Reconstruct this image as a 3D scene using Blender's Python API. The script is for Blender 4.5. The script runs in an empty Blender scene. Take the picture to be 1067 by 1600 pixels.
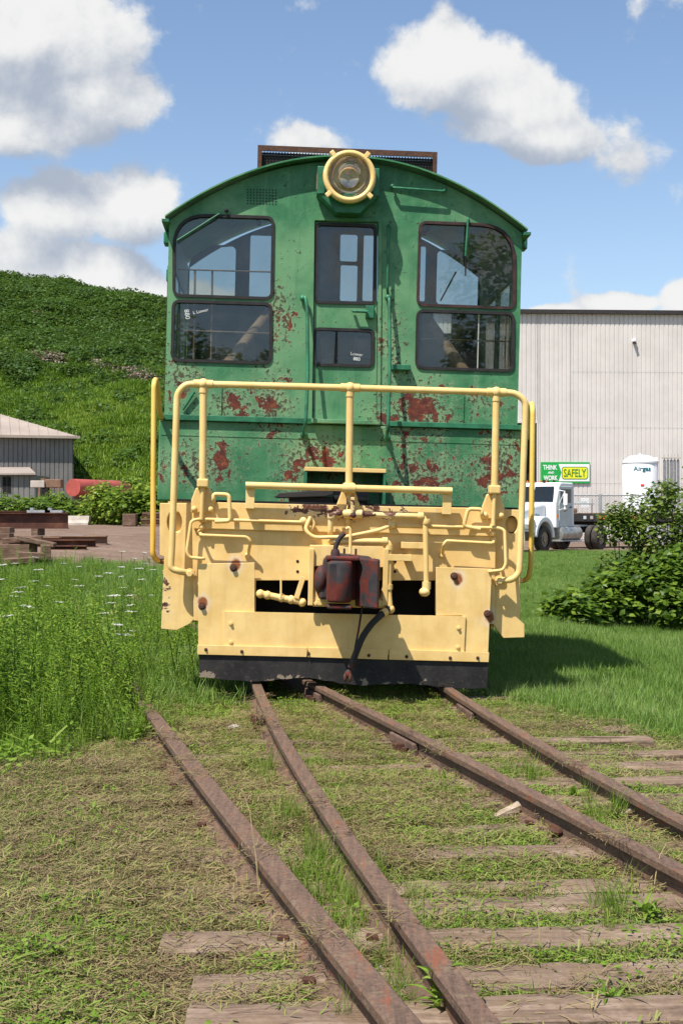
import bpy, bmesh, math, random
import numpy as np
from mathutils import Vector, Matrix, Euler
R = math.radians
random.seed(7)
rng = np.random.default_rng(11)
scene = bpy.context.scene
C = scene.collection

# ------------------------------------------------------------------ camera
F = 2130.0          # focal length in photograph pixels (1067 x 1600)
CAMZ = 1.5
cd = bpy.data.cameras.new('camera')
cam = bpy.data.objects.new('camera', cd); C.objects.link(cam)
cd.sensor_fit = 'VERTICAL'; cd.sensor_height = 36; cd.sensor_width = 24
cd.lens = 36 * F / 1600
cd.shift_y = 2 / 1600
cd.clip_start = 0.05; cd.clip_end = 3000
cam.location = (0, 0, CAMZ); cam.rotation_euler = (R(90), 0, 0)
scene.camera = cam

# ------------------------------------------------------------------ light, sky, exposure
SUN = Vector((-0.36, -0.45, 1.0)).normalized()
sd = bpy.data.lights.new('sun', 'SUN'); sd.energy = 5.0; sd.angle = R(0.53); sd.color = (1.0, 0.95, 0.87)
so = bpy.data.objects.new('sun', sd); C.objects.link(so)
so.rotation_euler = (-SUN).to_track_quat('-Z', 'Y').to_euler(); so.location = (-8, -10, 25)
scene.view_settings.view_transform = 'Standard'; scene.view_settings.look = 'None'
scene.view_settings.gamma = 1; scene.view_settings.exposure = 0.52
scene.view_settings.use_curve_mapping = False
scene.render.engine = 'CYCLES'
scene.cycles.use_denoising = True
scene.cycles.max_bounces = 8; scene.cycles.transparent_max_bounces = 16
scene.cycles.diffuse_bounces = 3; scene.cycles.glossy_bounces = 4
scene.cycles.caustics_reflective = False; scene.cycles.caustics_refractive = False

def nd(nt, typ, _p=None, **kw):
    n = nt.nodes.new(typ)
    for k, v in (_p or {}).items(): setattr(n, k, v)
    for k, v in kw.items():
        k2 = int(k[1:]) if k[0] == 'i' and k[1:].isdigit() else k.replace('_', ' ')
        s = n.inputs[k2]
        if isinstance(v, bpy.types.NodeSocket): nt.links.new(v, s)
        else: s.default_value = v
    return n
def mth(nt, op, a, b=0.0, c=0.0, clamp=False):
    return nd(nt, 'ShaderNodeMath', dict(operation=op, use_clamp=clamp), i0=a, i1=b, i2=c).outputs[0]
def vmth(nt, op, a, b=(0, 0, 0)):
    n = nd(nt, 'ShaderNodeVectorMath', dict(operation=op), i0=a, i1=b)
    return n.outputs['Value'] if op in ('LENGTH', 'DOT_PRODUCT', 'DISTANCE') else n.outputs[0]
def mix(nt, fac, a, b):
    n = nt.nodes.new('ShaderNodeMix'); n.data_type = 'RGBA'
    for s, v in ((n.inputs[0], fac), (n.inputs[6], a), (n.inputs[7], b)):
        if isinstance(v, bpy.types.NodeSocket): nt.links.new(v, s)
        else: s.default_value = v if not isinstance(v, tuple) or len(v) == 4 else (*v, 1)
    return n.outputs[2]
def sstep(nt, x, lo, hi):
    return nd(nt, 'ShaderNodeMapRange', dict(interpolation_type='SMOOTHSTEP'), i0=x, i1=lo, i2=hi, i3=0.0, i4=1.0).outputs[0]
def lstep(nt, x, lo, hi, a=0.0, b=1.0):
    return nd(nt, 'ShaderNodeMapRange', None, i0=x, i1=lo, i2=hi, i3=a, i4=b).outputs[0]
def noise(nt, vec, scale, detail=6.0, rough=0.6, dist=0.0):
    return nd(nt, 'ShaderNodeTexNoise', None, Vector=vec, Scale=scale, Detail=detail, Roughness=rough, Distortion=dist).outputs[0]

def make_world():
    w = bpy.data.worlds.new('World'); scene.world = w; w.use_nodes = True
    nt = w.node_tree; nt.nodes.clear()
    sky = nd(nt, 'ShaderNodeTexSky', dict(sky_type='NISHITA', sun_disc=False))
    sky.sun_elevation = math.asin(SUN.z); sky.sun_rotation = math.atan2(SUN.x, SUN.y)
    sky.altitude = 250; sky.air_density = 1.0; sky.dust_density = 0.6; sky.ozone_density = 1.6
    d = nd(nt, 'ShaderNodeTexCoord').outputs['Generated']
    n1 = noise(nt, d, 11.0, 10.0, 0.60, 0.15)
    n2 = noise(nt, vmth(nt, 'ADD', d, (-0.006, 0.0, 0.012)), 11.0, 10.0, 0.60, 0.15)
    n3 = noise(nt, d, 2.6, 3.0, 0.5)
    # individual cumulus seen over the yard: direction centre (from azimuth/elevation slopes), half sizes
    def cl(px, py, rx, ry):
        v = Vector(((px - 533.5) / F, 1, (802 - py) / F)); L = v.length
        return v / L, rx / F / L, ry / F / L
    blobs = [cl(70, 60, 190, 125), cl(150, 150, 150, 60), cl(20, 190, 190, 60), cl(712, 105, 125, 88), cl(785, 165, 120, 75), cl(845, 220, 85, 36),
             cl(60, 320, 120, 60), cl(215, 320, 95, 70), cl(150, 435, 120, 60), cl(30, 400, 90, 70), cl(210, 470, 160, 45),
             cl(965, 476, 70, 20), cl(1085, 470, 60, 40), cl(880, 487, 60, 13), cl(460, 218, 60, 24)]
    sep = nd(nt, 'ShaderNodeSeparateXYZ', None, i0=d).outputs
    infront = sstep(nt, sep[1], 0.80, 0.9)
    # general fair-weather cover for the rest of the sky, out of the same noise
    cover = mth(nt, 'SUBTRACT', lstep(nt, n3, 0.50, 0.68, -0.55, 0.5), infront)
    def bias_at(vec):
        acc = None
        for i, (c, rx, ry) in enumerate(blobs):
            off = vmth(nt, 'MULTIPLY', vmth(nt, 'SUBTRACT', vec, tuple(c)), (1 / rx, 1 / rx, 1 / ry))
            g = mth(nt, 'SUBTRACT', 1.0, vmth(nt, 'LENGTH', off))
            wgt = 0.30 if i == len(blobs) - 1 else (0.72 if i in (6, 9, 13) else 1.0)
            g = mth(nt, 'MULTIPLY', mth(nt, 'MAXIMUM', g, -0.6), wgt)
            acc = g if acc is None else mth(nt, 'SMOOTH_MAX', acc, g, 0.2)
        return mth(nt, 'MAXIMUM', acc, cover)
    bias = bias_at(d); bias2 = bias_at(vmth(nt, 'ADD', d, (-0.010, 0.0, 0.034)))
    dens = mth(nt, 'ADD', bias, lstep(nt, n1, 0.25, 0.75, -0.52, 0.52))
    mask = mth(nt, 'MULTIPLY', sstep(nt, dens, 0.0, 0.27), sstep(nt, sep[2], -0.01, 0.03))
    lit = mth(nt, 'ADD', mth(nt, 'MULTIPLY', mth(nt, 'SUBTRACT', n1, n2), 3.0), mth(nt, 'MULTIPLY', mth(nt, 'SUBTRACT', bias, bias2), 1.15))
    thick = sstep(nt, dens, 0.05, 0.9)
    lit = mth(nt, 'SUBTRACT', lit, mth(nt, 'MULTIPLY', thick, 0.12))
    lit = sstep(nt, lit, -0.62, 0.62)
    ccol = mix(nt, lit, (2.55, 2.9, 3.5, 1), (5.5, 5.5, 5.4, 1))
    skyc = mix(nt, 1.0, sky.outputs[0], (1, 1, 1, 1))
    hz = sstep(nt, sep[2], 0.32, 0.02)                     # summer haze low down
    skyc = mix(nt, mth(nt, 'MULTIPLY', hz, 0.28), sky.outputs[0], (3.3, 4.3, 5.5, 1))
    col = mix(nt, mth(nt, 'MULTIPLY', mask, 0.97), skyc, ccol)
    bg = nd(nt, 'ShaderNodeBackground', None, Color=col, Strength=0.115)
    out = nd(nt, 'ShaderNodeOutputWorld'); nt.links.new(bg.outputs[0], out.inputs[0])
make_world()

# ------------------------------------------------------------------ materials
def newmat(name):
    m = bpy.data.materials.new(name); m.use_nodes = True
    nt = m.node_tree; nt.nodes.clear()
    out = nd(nt, 'ShaderNodeOutputMaterial')
    b = nd(nt, 'ShaderNodeBsdfPrincipled'); nt.links.new(b.outputs[0], out.inputs[0])
    tc = nd(nt, 'ShaderNodeTexCoord').outputs['Object']
    return m, nt, b, tc
def setb(nt, b, **kw):
    for k, v in kw.items():
        s = b.inputs[k.replace('_', ' ')]
        if isinstance(v, bpy.types.NodeSocket): nt.links.new(v, s)
        else: s.default_value = v if not isinstance(v, tuple) or len(v) == 4 else (*v, 1)
def bump(nt, h, strength=0.3, dist=0.01):
    return nd(nt, 'ShaderNodeBump', None, Strength=strength, Distance=dist, Height=h).outputs[0]
def plain(name, col, rough=0.6, metal=0.0, var=0.25, scale=6.0, spec=0.4, bmp=0.15, col2=None, dist=0.004):
    m, nt, b, tc = newmat(name)
    n = noise(nt, tc, scale, 7, 0.65)
    c2 = col2 or tuple(c * (1 - var * 1.6) for c in col)
    c = mix(nt, sstep(nt, n, 0.30, 0.68), c2, tuple(min(1, x * (1 + var * 0.5)) for x in col))
    setb(nt, b, Base_Color=c, Roughness=rough, Metallic=metal, Specular_IOR_Level=spec)
    if bmp: setb(nt, b, Normal=bump(nt, noise(nt, tc, scale * 6, 5, 0.6), bmp, dist))
    return m
def ramp(nt, fac, stops):
    n = nt.nodes.new('ShaderNodeValToRGB'); e = n.color_ramp.elements
    while len(e) < len(stops): e.new(0.5)
    for s, (p, c) in zip(e, stops): s.position = p; s.color = (*c, 1)
    nt.links.new(fac, n.inputs[0]); return n.outputs[0]

def green_paint():
    m, nt, b, tc = newmat('peeling_green_paint')
    big = noise(nt, tc, 1.4, 4, 0.55)
    med = noise(nt, tc, 5.0, 8, 0.68, 0.4)
    fine = noise(nt, tc, 30.0, 7, 0.72)
    grain = noise(nt, tc, 110.0, 4, 0.7)
    streak = noise(nt, vmth(nt, 'MULTIPLY', tc, (9.0, 9.0, 0.7)), 1.0, 6, 0.62)
    # worn zones: (x, z, half width, half height, strength)
    zones = [(-0.62, 2.42, 0.26, 0.45, 1.0), (0.62, 2.38, 0.5, 0.42, 1.05), (-1.38, 2.65, 0.22, 0.5, 0.8), (-1.2, 1.9, 0.5, 0.30, 1.0),
             (-0.2, 1.98, 0.5, 0.22, 1.1), (0.75, 1.85, 0.5, 0.38, 1.0), (1.38, 1.95, 0.35, 0.42, 1.2), (-0.58, 3.2, 0.2, 0.42, 0.85),
             (0.42, 3.0, 0.16, 0.5, 0.8), (-0.4, 1.75, 0.25, 0.2, 0.95), (1.2, 2.5, 0.4, 0.2, 0.6), (-0.9, 2.42, 0.45, 0.2, 0.9)]
    acc = None
    for (x, z, rx, rz, s) in zones:
        off = vmth(nt, 'MULTIPLY', vmth(nt, 'SUBTRACT', tc, (x, 0.0, z)), (1 / rx, 0.0, 1 / rz))
        g = mth(nt, 'MULTIPLY', mth(nt, 'SUBTRACT', 1.0, vmth(nt, 'LENGTH', off), clamp=True), s)
        acc = g if acc is None else mth(nt, 'MAXIMUM', acc, g)
    wz = mth(nt, 'POWER', acc, 0.5)
    base = mix(nt, sstep(nt, med, 0.35, 0.7), (0.034, 0.155, 0.066, 1), (0.075, 0.235, 0.105, 1))
    base = mix(nt, mth(nt, 'MULTIPLY', sstep(nt, big, 0.42, 0.66), 0.7), base, (0.17, 0.33, 0.165, 1))
    base = mix(nt, mth(nt, 'MULTIPLY', sstep(nt, streak, 0.5, 0.75), 0.40), base, (0.21, 0.35, 0.20, 1))
    base = mix(nt, mth(nt, 'MULTIPLY', sstep(nt, streak, 0.46, 0.25), 0.40), base, (0.02, 0.11, 0.06, 1))
    base = mix(nt, mth(nt, 'MULTIPLY', sstep(nt, mth(nt, 'ADD', mth(nt, 'MULTIPLY', wz, 0.45), mth(nt, 'SUBTRACT', med, 0.5)), 0.2, 0.5), 0.6), base, (0.25, 0.36, 0.18, 1))
    med2 = noise(nt, vmth(nt, 'ADD', tc, (3.1, 0, 7.7)), 7.5, 10, 0.66, 0.25)
    rr = mth(nt, 'ADD', mth(nt, 'ADD', med2, mth(nt, 'MULTIPLY', wz, 0.23)), mth(nt, 'MULTIPLY', mth(nt, 'SUBTRACT', fine, 0.5), 0.14))
    rust = sstep(nt, rr, 0.715, 0.727)
    rim = mth(nt, 'SUBTRACT', sstep(nt, rr, 0.685, 0.712), rust, clamp=True)          # curled light edge of the paint
    flk = noise(nt, vmth(nt, 'ADD', tc, (1.7, 0.4, 2.2)), 34.0, 6, 0.62, 0.3)
    fl = mth(nt, 'ADD', mth(nt, 'ADD', flk, mth(nt, 'MULTIPLY', wz, 0.17)), mth(nt, 'MULTIPLY', mth(nt, 'SUBTRACT', med, 0.5), 0.30))
    pit = sstep(nt, fl, 0.66, 0.685)
    pitrim = mth(nt, 'SUBTRACT', sstep(nt, fl, 0.60, 0.65), pit, clamp=True)
    c = mix(nt, mth(nt, 'MULTIPLY', mth(nt, 'MAXIMUM', rim, mth(nt, 'MULTIPLY', pitrim, wz)), 0.55), base, (0.34, 0.44, 0.26, 1))
    drip = noise(nt, vmth(nt, 'MULTIPLY', tc, (16.0, 1.0, 1.0)), 1.0, 6, 0.6)
    c = mix(nt, mth(nt, 'MULTIPLY', mth(nt, 'MULTIPLY', sstep(nt, drip, 0.54, 0.75), sstep(nt, acc, 0.0, 0.4)), 0.55), c, (0.17, 0.10, 0.04, 1))
    pcol = mix(nt, sstep(nt, fine, 0.4, 0.6), (0.045, 0.028, 0.02, 1), (0.07, 0.085, 0.04, 1))
    c = mix(nt, mth(nt, 'MULTIPLY', pit, 0.9), c, pcol)
    rcol = ramp(nt, noise(nt, tc, 16.0, 7, 0.72), [(0.3, (0.045, 0.014, 0.012)), (0.48, (0.11, 0.026, 0.018)), (0.6, (0.19, 0.048, 0.022)), (0.74, (0.38, 0.14, 0.04))])
    c = mix(nt, rust, c, rcol)
    rmv = mth(nt, 'MAXIMUM', rust, pit)
    hgt = mth(nt, 'ADD', mth(nt, 'SUBTRACT', mth(nt, 'MULTIPLY', mth(nt, 'MAXIMUM', rim, pitrim), 0.5), rmv), mth(nt, 'MULTIPLY', grain, 0.3))
    hgt = mth(nt, 'ADD', hgt, mth(nt, 'MULTIPLY', noise(nt, tc, 9.0, 4, 0.5), 0.8))
    setb(nt, b, Base_Color=c, Roughness=mth(nt, 'ADD', 0.45, mth(nt, 'MULTIPLY', rmv, 0.35)), Specular_IOR_Level=0.35,
         Normal=bump(nt, hgt, 0.6, 0.005))
    return m
def yellow_paint(name, a, bcol, chips=0.715):
    m, nt, b, tc = newmat(name)
    med = noise(nt, tc, 4.0, 7, 0.62)
    fine = noise(nt, tc, 24.0, 7, 0.7)
    chipn = noise(nt, vmth(nt, 'ADD', tc, (9.0, 2.0, 4.0)), 7.0, 9, 0.65, 0.5)
    sep = nd(nt, 'ShaderNodeSeparateXYZ', None, i0=tc).outputs
    z1 = mth(nt, 'SUBTRACT', 1.0, vmth(nt, 'LENGTH', vmth(nt, 'MULTIPLY', vmth(nt, 'SUBTRACT', tc, (-0.05, -0.05, 1.53)), (1 / 0.62, 0.3, 1 / 0.13))), clamp=True)
    z2 = mth(nt, 'SUBTRACT', 1.0, vmth(nt, 'LENGTH', vmth(nt, 'MULTIPLY', vmth(nt, 'SUBTRACT', tc, (-1.45, 0.0, 0.9)), (1 / 0.12, 0.3, 1 / 0.4))), clamp=True)
    wear = mth(nt, 'MULTIPLY', mth(nt, 'POWER', mth(nt, 'MAXIMUM', z1, z2), 0.5), 0.26)
    rr = mth(nt, 'ADD', mth(nt, 'ADD', chipn, wear), mth(nt, 'MULTIPLY', mth(nt, 'SUBTRACT', fine, 0.5), 0.12))
    chip = sstep(nt, rr, chips, chips + 0.012)
    spk = sstep(nt, noise(nt, tc, 42.0, 5, 0.65), 0.715, 0.73)
    base = mix(nt, sstep(nt, med, 0.3, 0.7), a, bcol)
    drip = noise(nt, vmth(nt, 'MULTIPLY', tc, (11.0, 11.0, 0.9)), 1.0, 5, 0.6)
    base = mix(nt, mth(nt, 'MULTIPLY', sstep(nt, drip, 0.52, 0.75), 0.28), base, (0.50, 0.30, 0.12, 1))
    halo = sstep(nt, rr, chips - 0.09, chips)
    base = mix(nt, mth(nt, 'MULTIPLY', halo, 0.3), base, (0.72, 0.60, 0.42, 1))
    rc = ramp(nt, noise(nt, tc, 17.0, 5, 0.7), [(0.3, (0.04, 0.02, 0.015)), (0.5, (0.12, 0.045, 0.025)), (0.62, (0.30, 0.17, 0.12)), (0.74, (0.45, 0.22, 0.03))])
    st = None
    for (bx, bz) in ((-0.867, 1.072), (-1.115, 0.77), (0.895, 1.0), (1.165, 0.70)):      # rust bleeding round the plate bolts
        ln = vmth(nt, 'LENGTH', vmth(nt, 'MULTIPLY', vmth(nt, 'SUBTRACT', tc, (bx, 0.0, bz)), (1.0, 0.0, 0.8)))
        ln = mth(nt, 'ADD', ln, mth(nt, 'MULTIPLY', mth(nt, 'SUBTRACT', fine, 0.5), 0.05))
        st = ln if st is None else mth(nt, 'MINIMUM', st, ln)
    base = mix(nt, mth(nt, 'MULTIPLY', sstep(nt, st, 0.085, 0.04), 0.35), base, (0.74, 0.66, 0.62, 1))
    base = mix(nt, sstep(nt, st, 0.048, 0.028), base, (0.28, 0.09, 0.03, 1))
    c = mix(nt, chip, base, rc)
    c = mix(nt, mth(nt, 'MULTIPLY', spk, 0.85), c, (0.10, 0.045, 0.025, 1))
    hgt = mth(nt, 'ADD', mth(nt, 'SUBTRACT', mth(nt, 'MULTIPLY', fine, 0.25), chip), mth(nt, 'MULTIPLY', med, 0.7))
    setb(nt, b, Base_Color=c, Roughness=0.45, Specular_IOR_Level=0.4, Normal=bump(nt, hgt, 0.55, 0.005))
    return m
def rust_metal(name, stops, scale=9.0, rough=0.75, bmp=0.6):
    m, nt, b, tc = newmat(name)
    n = noise(nt, tc, scale, 8, 0.68, 0.3)
    setb(nt, b, Base_Color=ramp(nt, n, stops), Roughness=rough, Metallic=0.15, Specular_IOR_Level=0.3,
         Normal=bump(nt, noise(nt, tc, scale * 7, 6, 0.7), bmp, 0.004))
    return m
def glass(name, refl=0.11, tint=(0.78, 0.82, 0.82)):
    m, nt, b, tc = newmat(name)
    nt.nodes.remove(b)
    out = [n for n in nt.nodes if n.type == 'OUTPUT_MATERIAL'][0]
    t = nd(nt, 'ShaderNodeBsdfTransparent', None, Color=(*tint, 1))
    g = nd(nt, 'ShaderNodeBsdfGlossy', None, Color=(0.92, 0.92, 0.92, 1), Roughness=0.012)
    dd = nd(nt, 'ShaderNodeBsdfDiffuse', None, Color=(0.35, 0.34, 0.32, 1))
    fr = mth(nt, 'ADD', 0.04, mth(nt, 'MULTIPLY', mth(nt, 'POWER', nd(nt, 'ShaderNodeLayerWeight', None, Blend=0.5).outputs['Facing'], 5.0), 0.9))
    k = mth(nt, 'ADD', mth(nt, 'MULTIPLY', fr, 1.0), refl - 0.04, clamp=True)
    s1 = nd(nt, 'ShaderNodeMixShader', None, i0=k, i1=t.outputs[0], i2=g.outputs[0])
    dust = mth(nt, 'ADD', lstep(nt, noise(nt, tc, 3.0, 8, 0.65), 0.4, 0.75, 0.0, 0.05), mth(nt, 'MULTIPLY', sstep(nt, noise(nt, tc, 70.0, 2, 0.5), 0.70, 0.75), 0.16))
    s2 = nd(nt, 'ShaderNodeMixShader', None, i0=dust, i1=s1.outputs[0], i2=dd.outputs[0])
    nt.links.new(s2.outputs[0], out.inputs[0])
    return m
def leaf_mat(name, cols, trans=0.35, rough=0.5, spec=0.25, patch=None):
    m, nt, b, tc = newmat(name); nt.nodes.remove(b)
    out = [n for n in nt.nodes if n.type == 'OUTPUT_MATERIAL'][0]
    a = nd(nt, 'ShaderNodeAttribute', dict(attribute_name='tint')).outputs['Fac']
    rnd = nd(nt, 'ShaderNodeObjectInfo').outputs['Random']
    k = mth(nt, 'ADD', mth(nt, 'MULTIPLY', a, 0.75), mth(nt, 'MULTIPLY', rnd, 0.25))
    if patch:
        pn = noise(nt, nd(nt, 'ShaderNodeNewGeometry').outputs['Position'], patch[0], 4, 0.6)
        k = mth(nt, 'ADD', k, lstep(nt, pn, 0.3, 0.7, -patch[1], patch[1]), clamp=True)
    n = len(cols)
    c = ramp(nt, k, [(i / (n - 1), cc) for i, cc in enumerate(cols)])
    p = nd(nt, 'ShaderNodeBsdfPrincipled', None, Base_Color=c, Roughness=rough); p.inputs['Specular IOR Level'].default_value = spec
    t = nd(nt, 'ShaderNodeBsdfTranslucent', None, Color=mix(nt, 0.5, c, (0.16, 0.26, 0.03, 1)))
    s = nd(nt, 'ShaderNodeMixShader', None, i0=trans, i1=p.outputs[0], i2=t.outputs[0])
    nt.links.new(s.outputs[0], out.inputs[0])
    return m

M = {}
M['green'] = green_paint()
M['green_plain'] = plain('green_trim_paint', (0.03, 0.17, 0.085), 0.45, var=0.3, scale=9)
M['yellow'] = yellow_paint('cream_yellow_paint', (0.71, 0.465, 0.165, 1), (0.84, 0.595, 0.25, 1))
M['yellow_pipe'] = yellow_paint('cream_yellow_pipe_paint', (0.75, 0.49, 0.17, 1), (0.85, 0.60, 0.25, 1), 0.69)
M['yellow_rail'] = yellow_paint('bright_yellow_rail_paint', (0.78, 0.47, 0.07, 1), (0.84, 0.56, 0.14, 1), 0.72)
M['rubber'] = plain('black_rubber', (0.020, 0.019, 0.020), 0.75, var=0.5, scale=5, bmp=0.3, col2=(0.035, 0.031, 0.028))
def scuffed_rubber():
    m, nt, b, tc = newmat('scuffed_plow_rubber')
    n = noise(nt, tc, 5.0, 7, 0.65); f = noise(nt, tc, 30.0, 6, 0.7)
    z = nd(nt, 'ShaderNodeSeparateXYZ', None, i0=tc).outputs[2]
    low = mth(nt, 'MULTIPLY', sstep(nt, z, 0.30, 0.17), 0.20)          # torn, chalky lower edge
    t = sstep(nt, mth(nt, 'ADD', mth(nt, 'ADD', n, low), mth(nt, 'MULTIPLY', mth(nt, 'SUBTRACT', f, 0.5), 0.2)), 0.735, 0.75)
    c = mix(nt, sstep(nt, n, 0.3, 0.7), (0.014, 0.013, 0.014, 1), (0.034, 0.031, 0.030, 1))
    c = mix(nt, mth(nt, 'MULTIPLY', sstep(nt, f, 0.52, 0.72), 0.5), c, (0.075, 0.065, 0.055, 1))
    c = mix(nt, t, c, (0.26, 0.20, 0.15, 1))
    setb(nt, b, Base_Color=c, Roughness=0.7, Specular_IOR_Level=0.3, Normal=bump(nt, mth(nt, 'SUBTRACT', f, t), 0.5, 0.005)); return m
M['plow_rubber'] = scuffed_rubber()
M['gasket'] = plain('window_gasket', (0.022, 0.018, 0.018), 0.6, var=0.3, scale=14)
M['gasket_red'] = plain('window_gasket_reddish', (0.05, 0.022, 0.02), 0.6, var=0.5, scale=10)
M['vglass'] = plain('dark_vehicle_glass', (0.012, 0.016, 0.018), 0.06, var=0.1, spec=0.6, bmp=0)
M['black'] = plain('black_iron', (0.014, 0.012, 0.012), 0.8, var=0.4)
M['interior'] = plain('cab_interior_paint', (0.10, 0.105, 0.10), 0.75, var=0.3)
M['seat'] = plain('dark_vinyl', (0.02, 0.02, 0.022), 0.6)
M['timber_pale'] = plain('pale_wood_pole', (0.30, 0.19, 0.12), 0.8, var=0.35, scale=8)
M['coupler'] = rust_metal('coupler_iron', [(0.28, (0.022, 0.022, 0.025)), (0.47, (0.05, 0.04, 0.042)), (0.55, (0.13, 0.025, 0.018)), (0.75, (0.20, 0.055, 0.035))], 7)
def rail_rust():
    m, nt, b, tc = newmat('rail_rust')
    n = noise(nt, tc, 6.0, 8, 0.7); f = noise(nt, tc, 55.0, 6, 0.7); st = noise(nt, vmth(nt, 'MULTIPLY', tc, (40.0, 2.5, 40.0)), 1.0, 6, 0.65, 0.4)
    c = ramp(nt, mth(nt, 'ADD', mth(nt, 'MULTIPLY', f, 0.55), mth(nt, 'MULTIPLY', st, 0.45)), [(0.30, (0.055, 0.034, 0.027)), (0.45, (0.12, 0.075, 0.054)), (0.58, (0.19, 0.12, 0.082)), (0.72, (0.28, 0.20, 0.14))])
    c = mix(nt, mth(nt, 'MULTIPLY', sstep(nt, mth(nt, 'ADD', mth(nt, 'MULTIPLY', st, 0.6), mth(nt, 'MULTIPLY', n, 0.4)), 0.54, 0.62), 0.75), c, (0.22, 0.068, 0.032, 1))
    c = mix(nt, mth(nt, 'MULTIPLY', sstep(nt, noise(nt, tc, 14.0, 7, 0.7), 0.56, 0.68), 0.55), c, (0.23, 0.18, 0.11, 1))     # caked dust and cuttings
    setb(nt, b, Base_Color=c, Roughness=0.72, Metallic=0.1, Specular_IOR_Level=0.3, Normal=bump(nt, mth(nt, 'ADD', f, mth(nt, 'MULTIPLY', st, 0.6)), 0.9, 0.006)); return m
M['rail'] = rail_rust()
M['rail_side'] = rust_metal('rail_side_rust', [(0.25, (0.06, 0.04, 0.033)), (0.6, (0.17, 0.105, 0.08)), (0.8, (0.22, 0.12, 0.08))], 9, 0.85)
M['bolt_rust'] = rust_metal('bolt_rust', [(0.3, (0.05, 0.025, 0.02)), (0.7, (0.14, 0.06, 0.035))], 30)
M['glass'] = glass('cab_glass', 0.05, (0.80, 0.83, 0.82))
M['lens'] = glass('headlight_glass', 0.045, (0.95, 0.93, 0.9))
M['reflector'] = plain('headlight_reflector', (0.82, 0.70, 0.56), 0.07, metal=0.95, var=0.2, scale=7, bmp=0.05)
M['white_text'] = plain('chalk_white', (0.75, 0.75, 0.72), 0.8, bmp=0)
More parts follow.
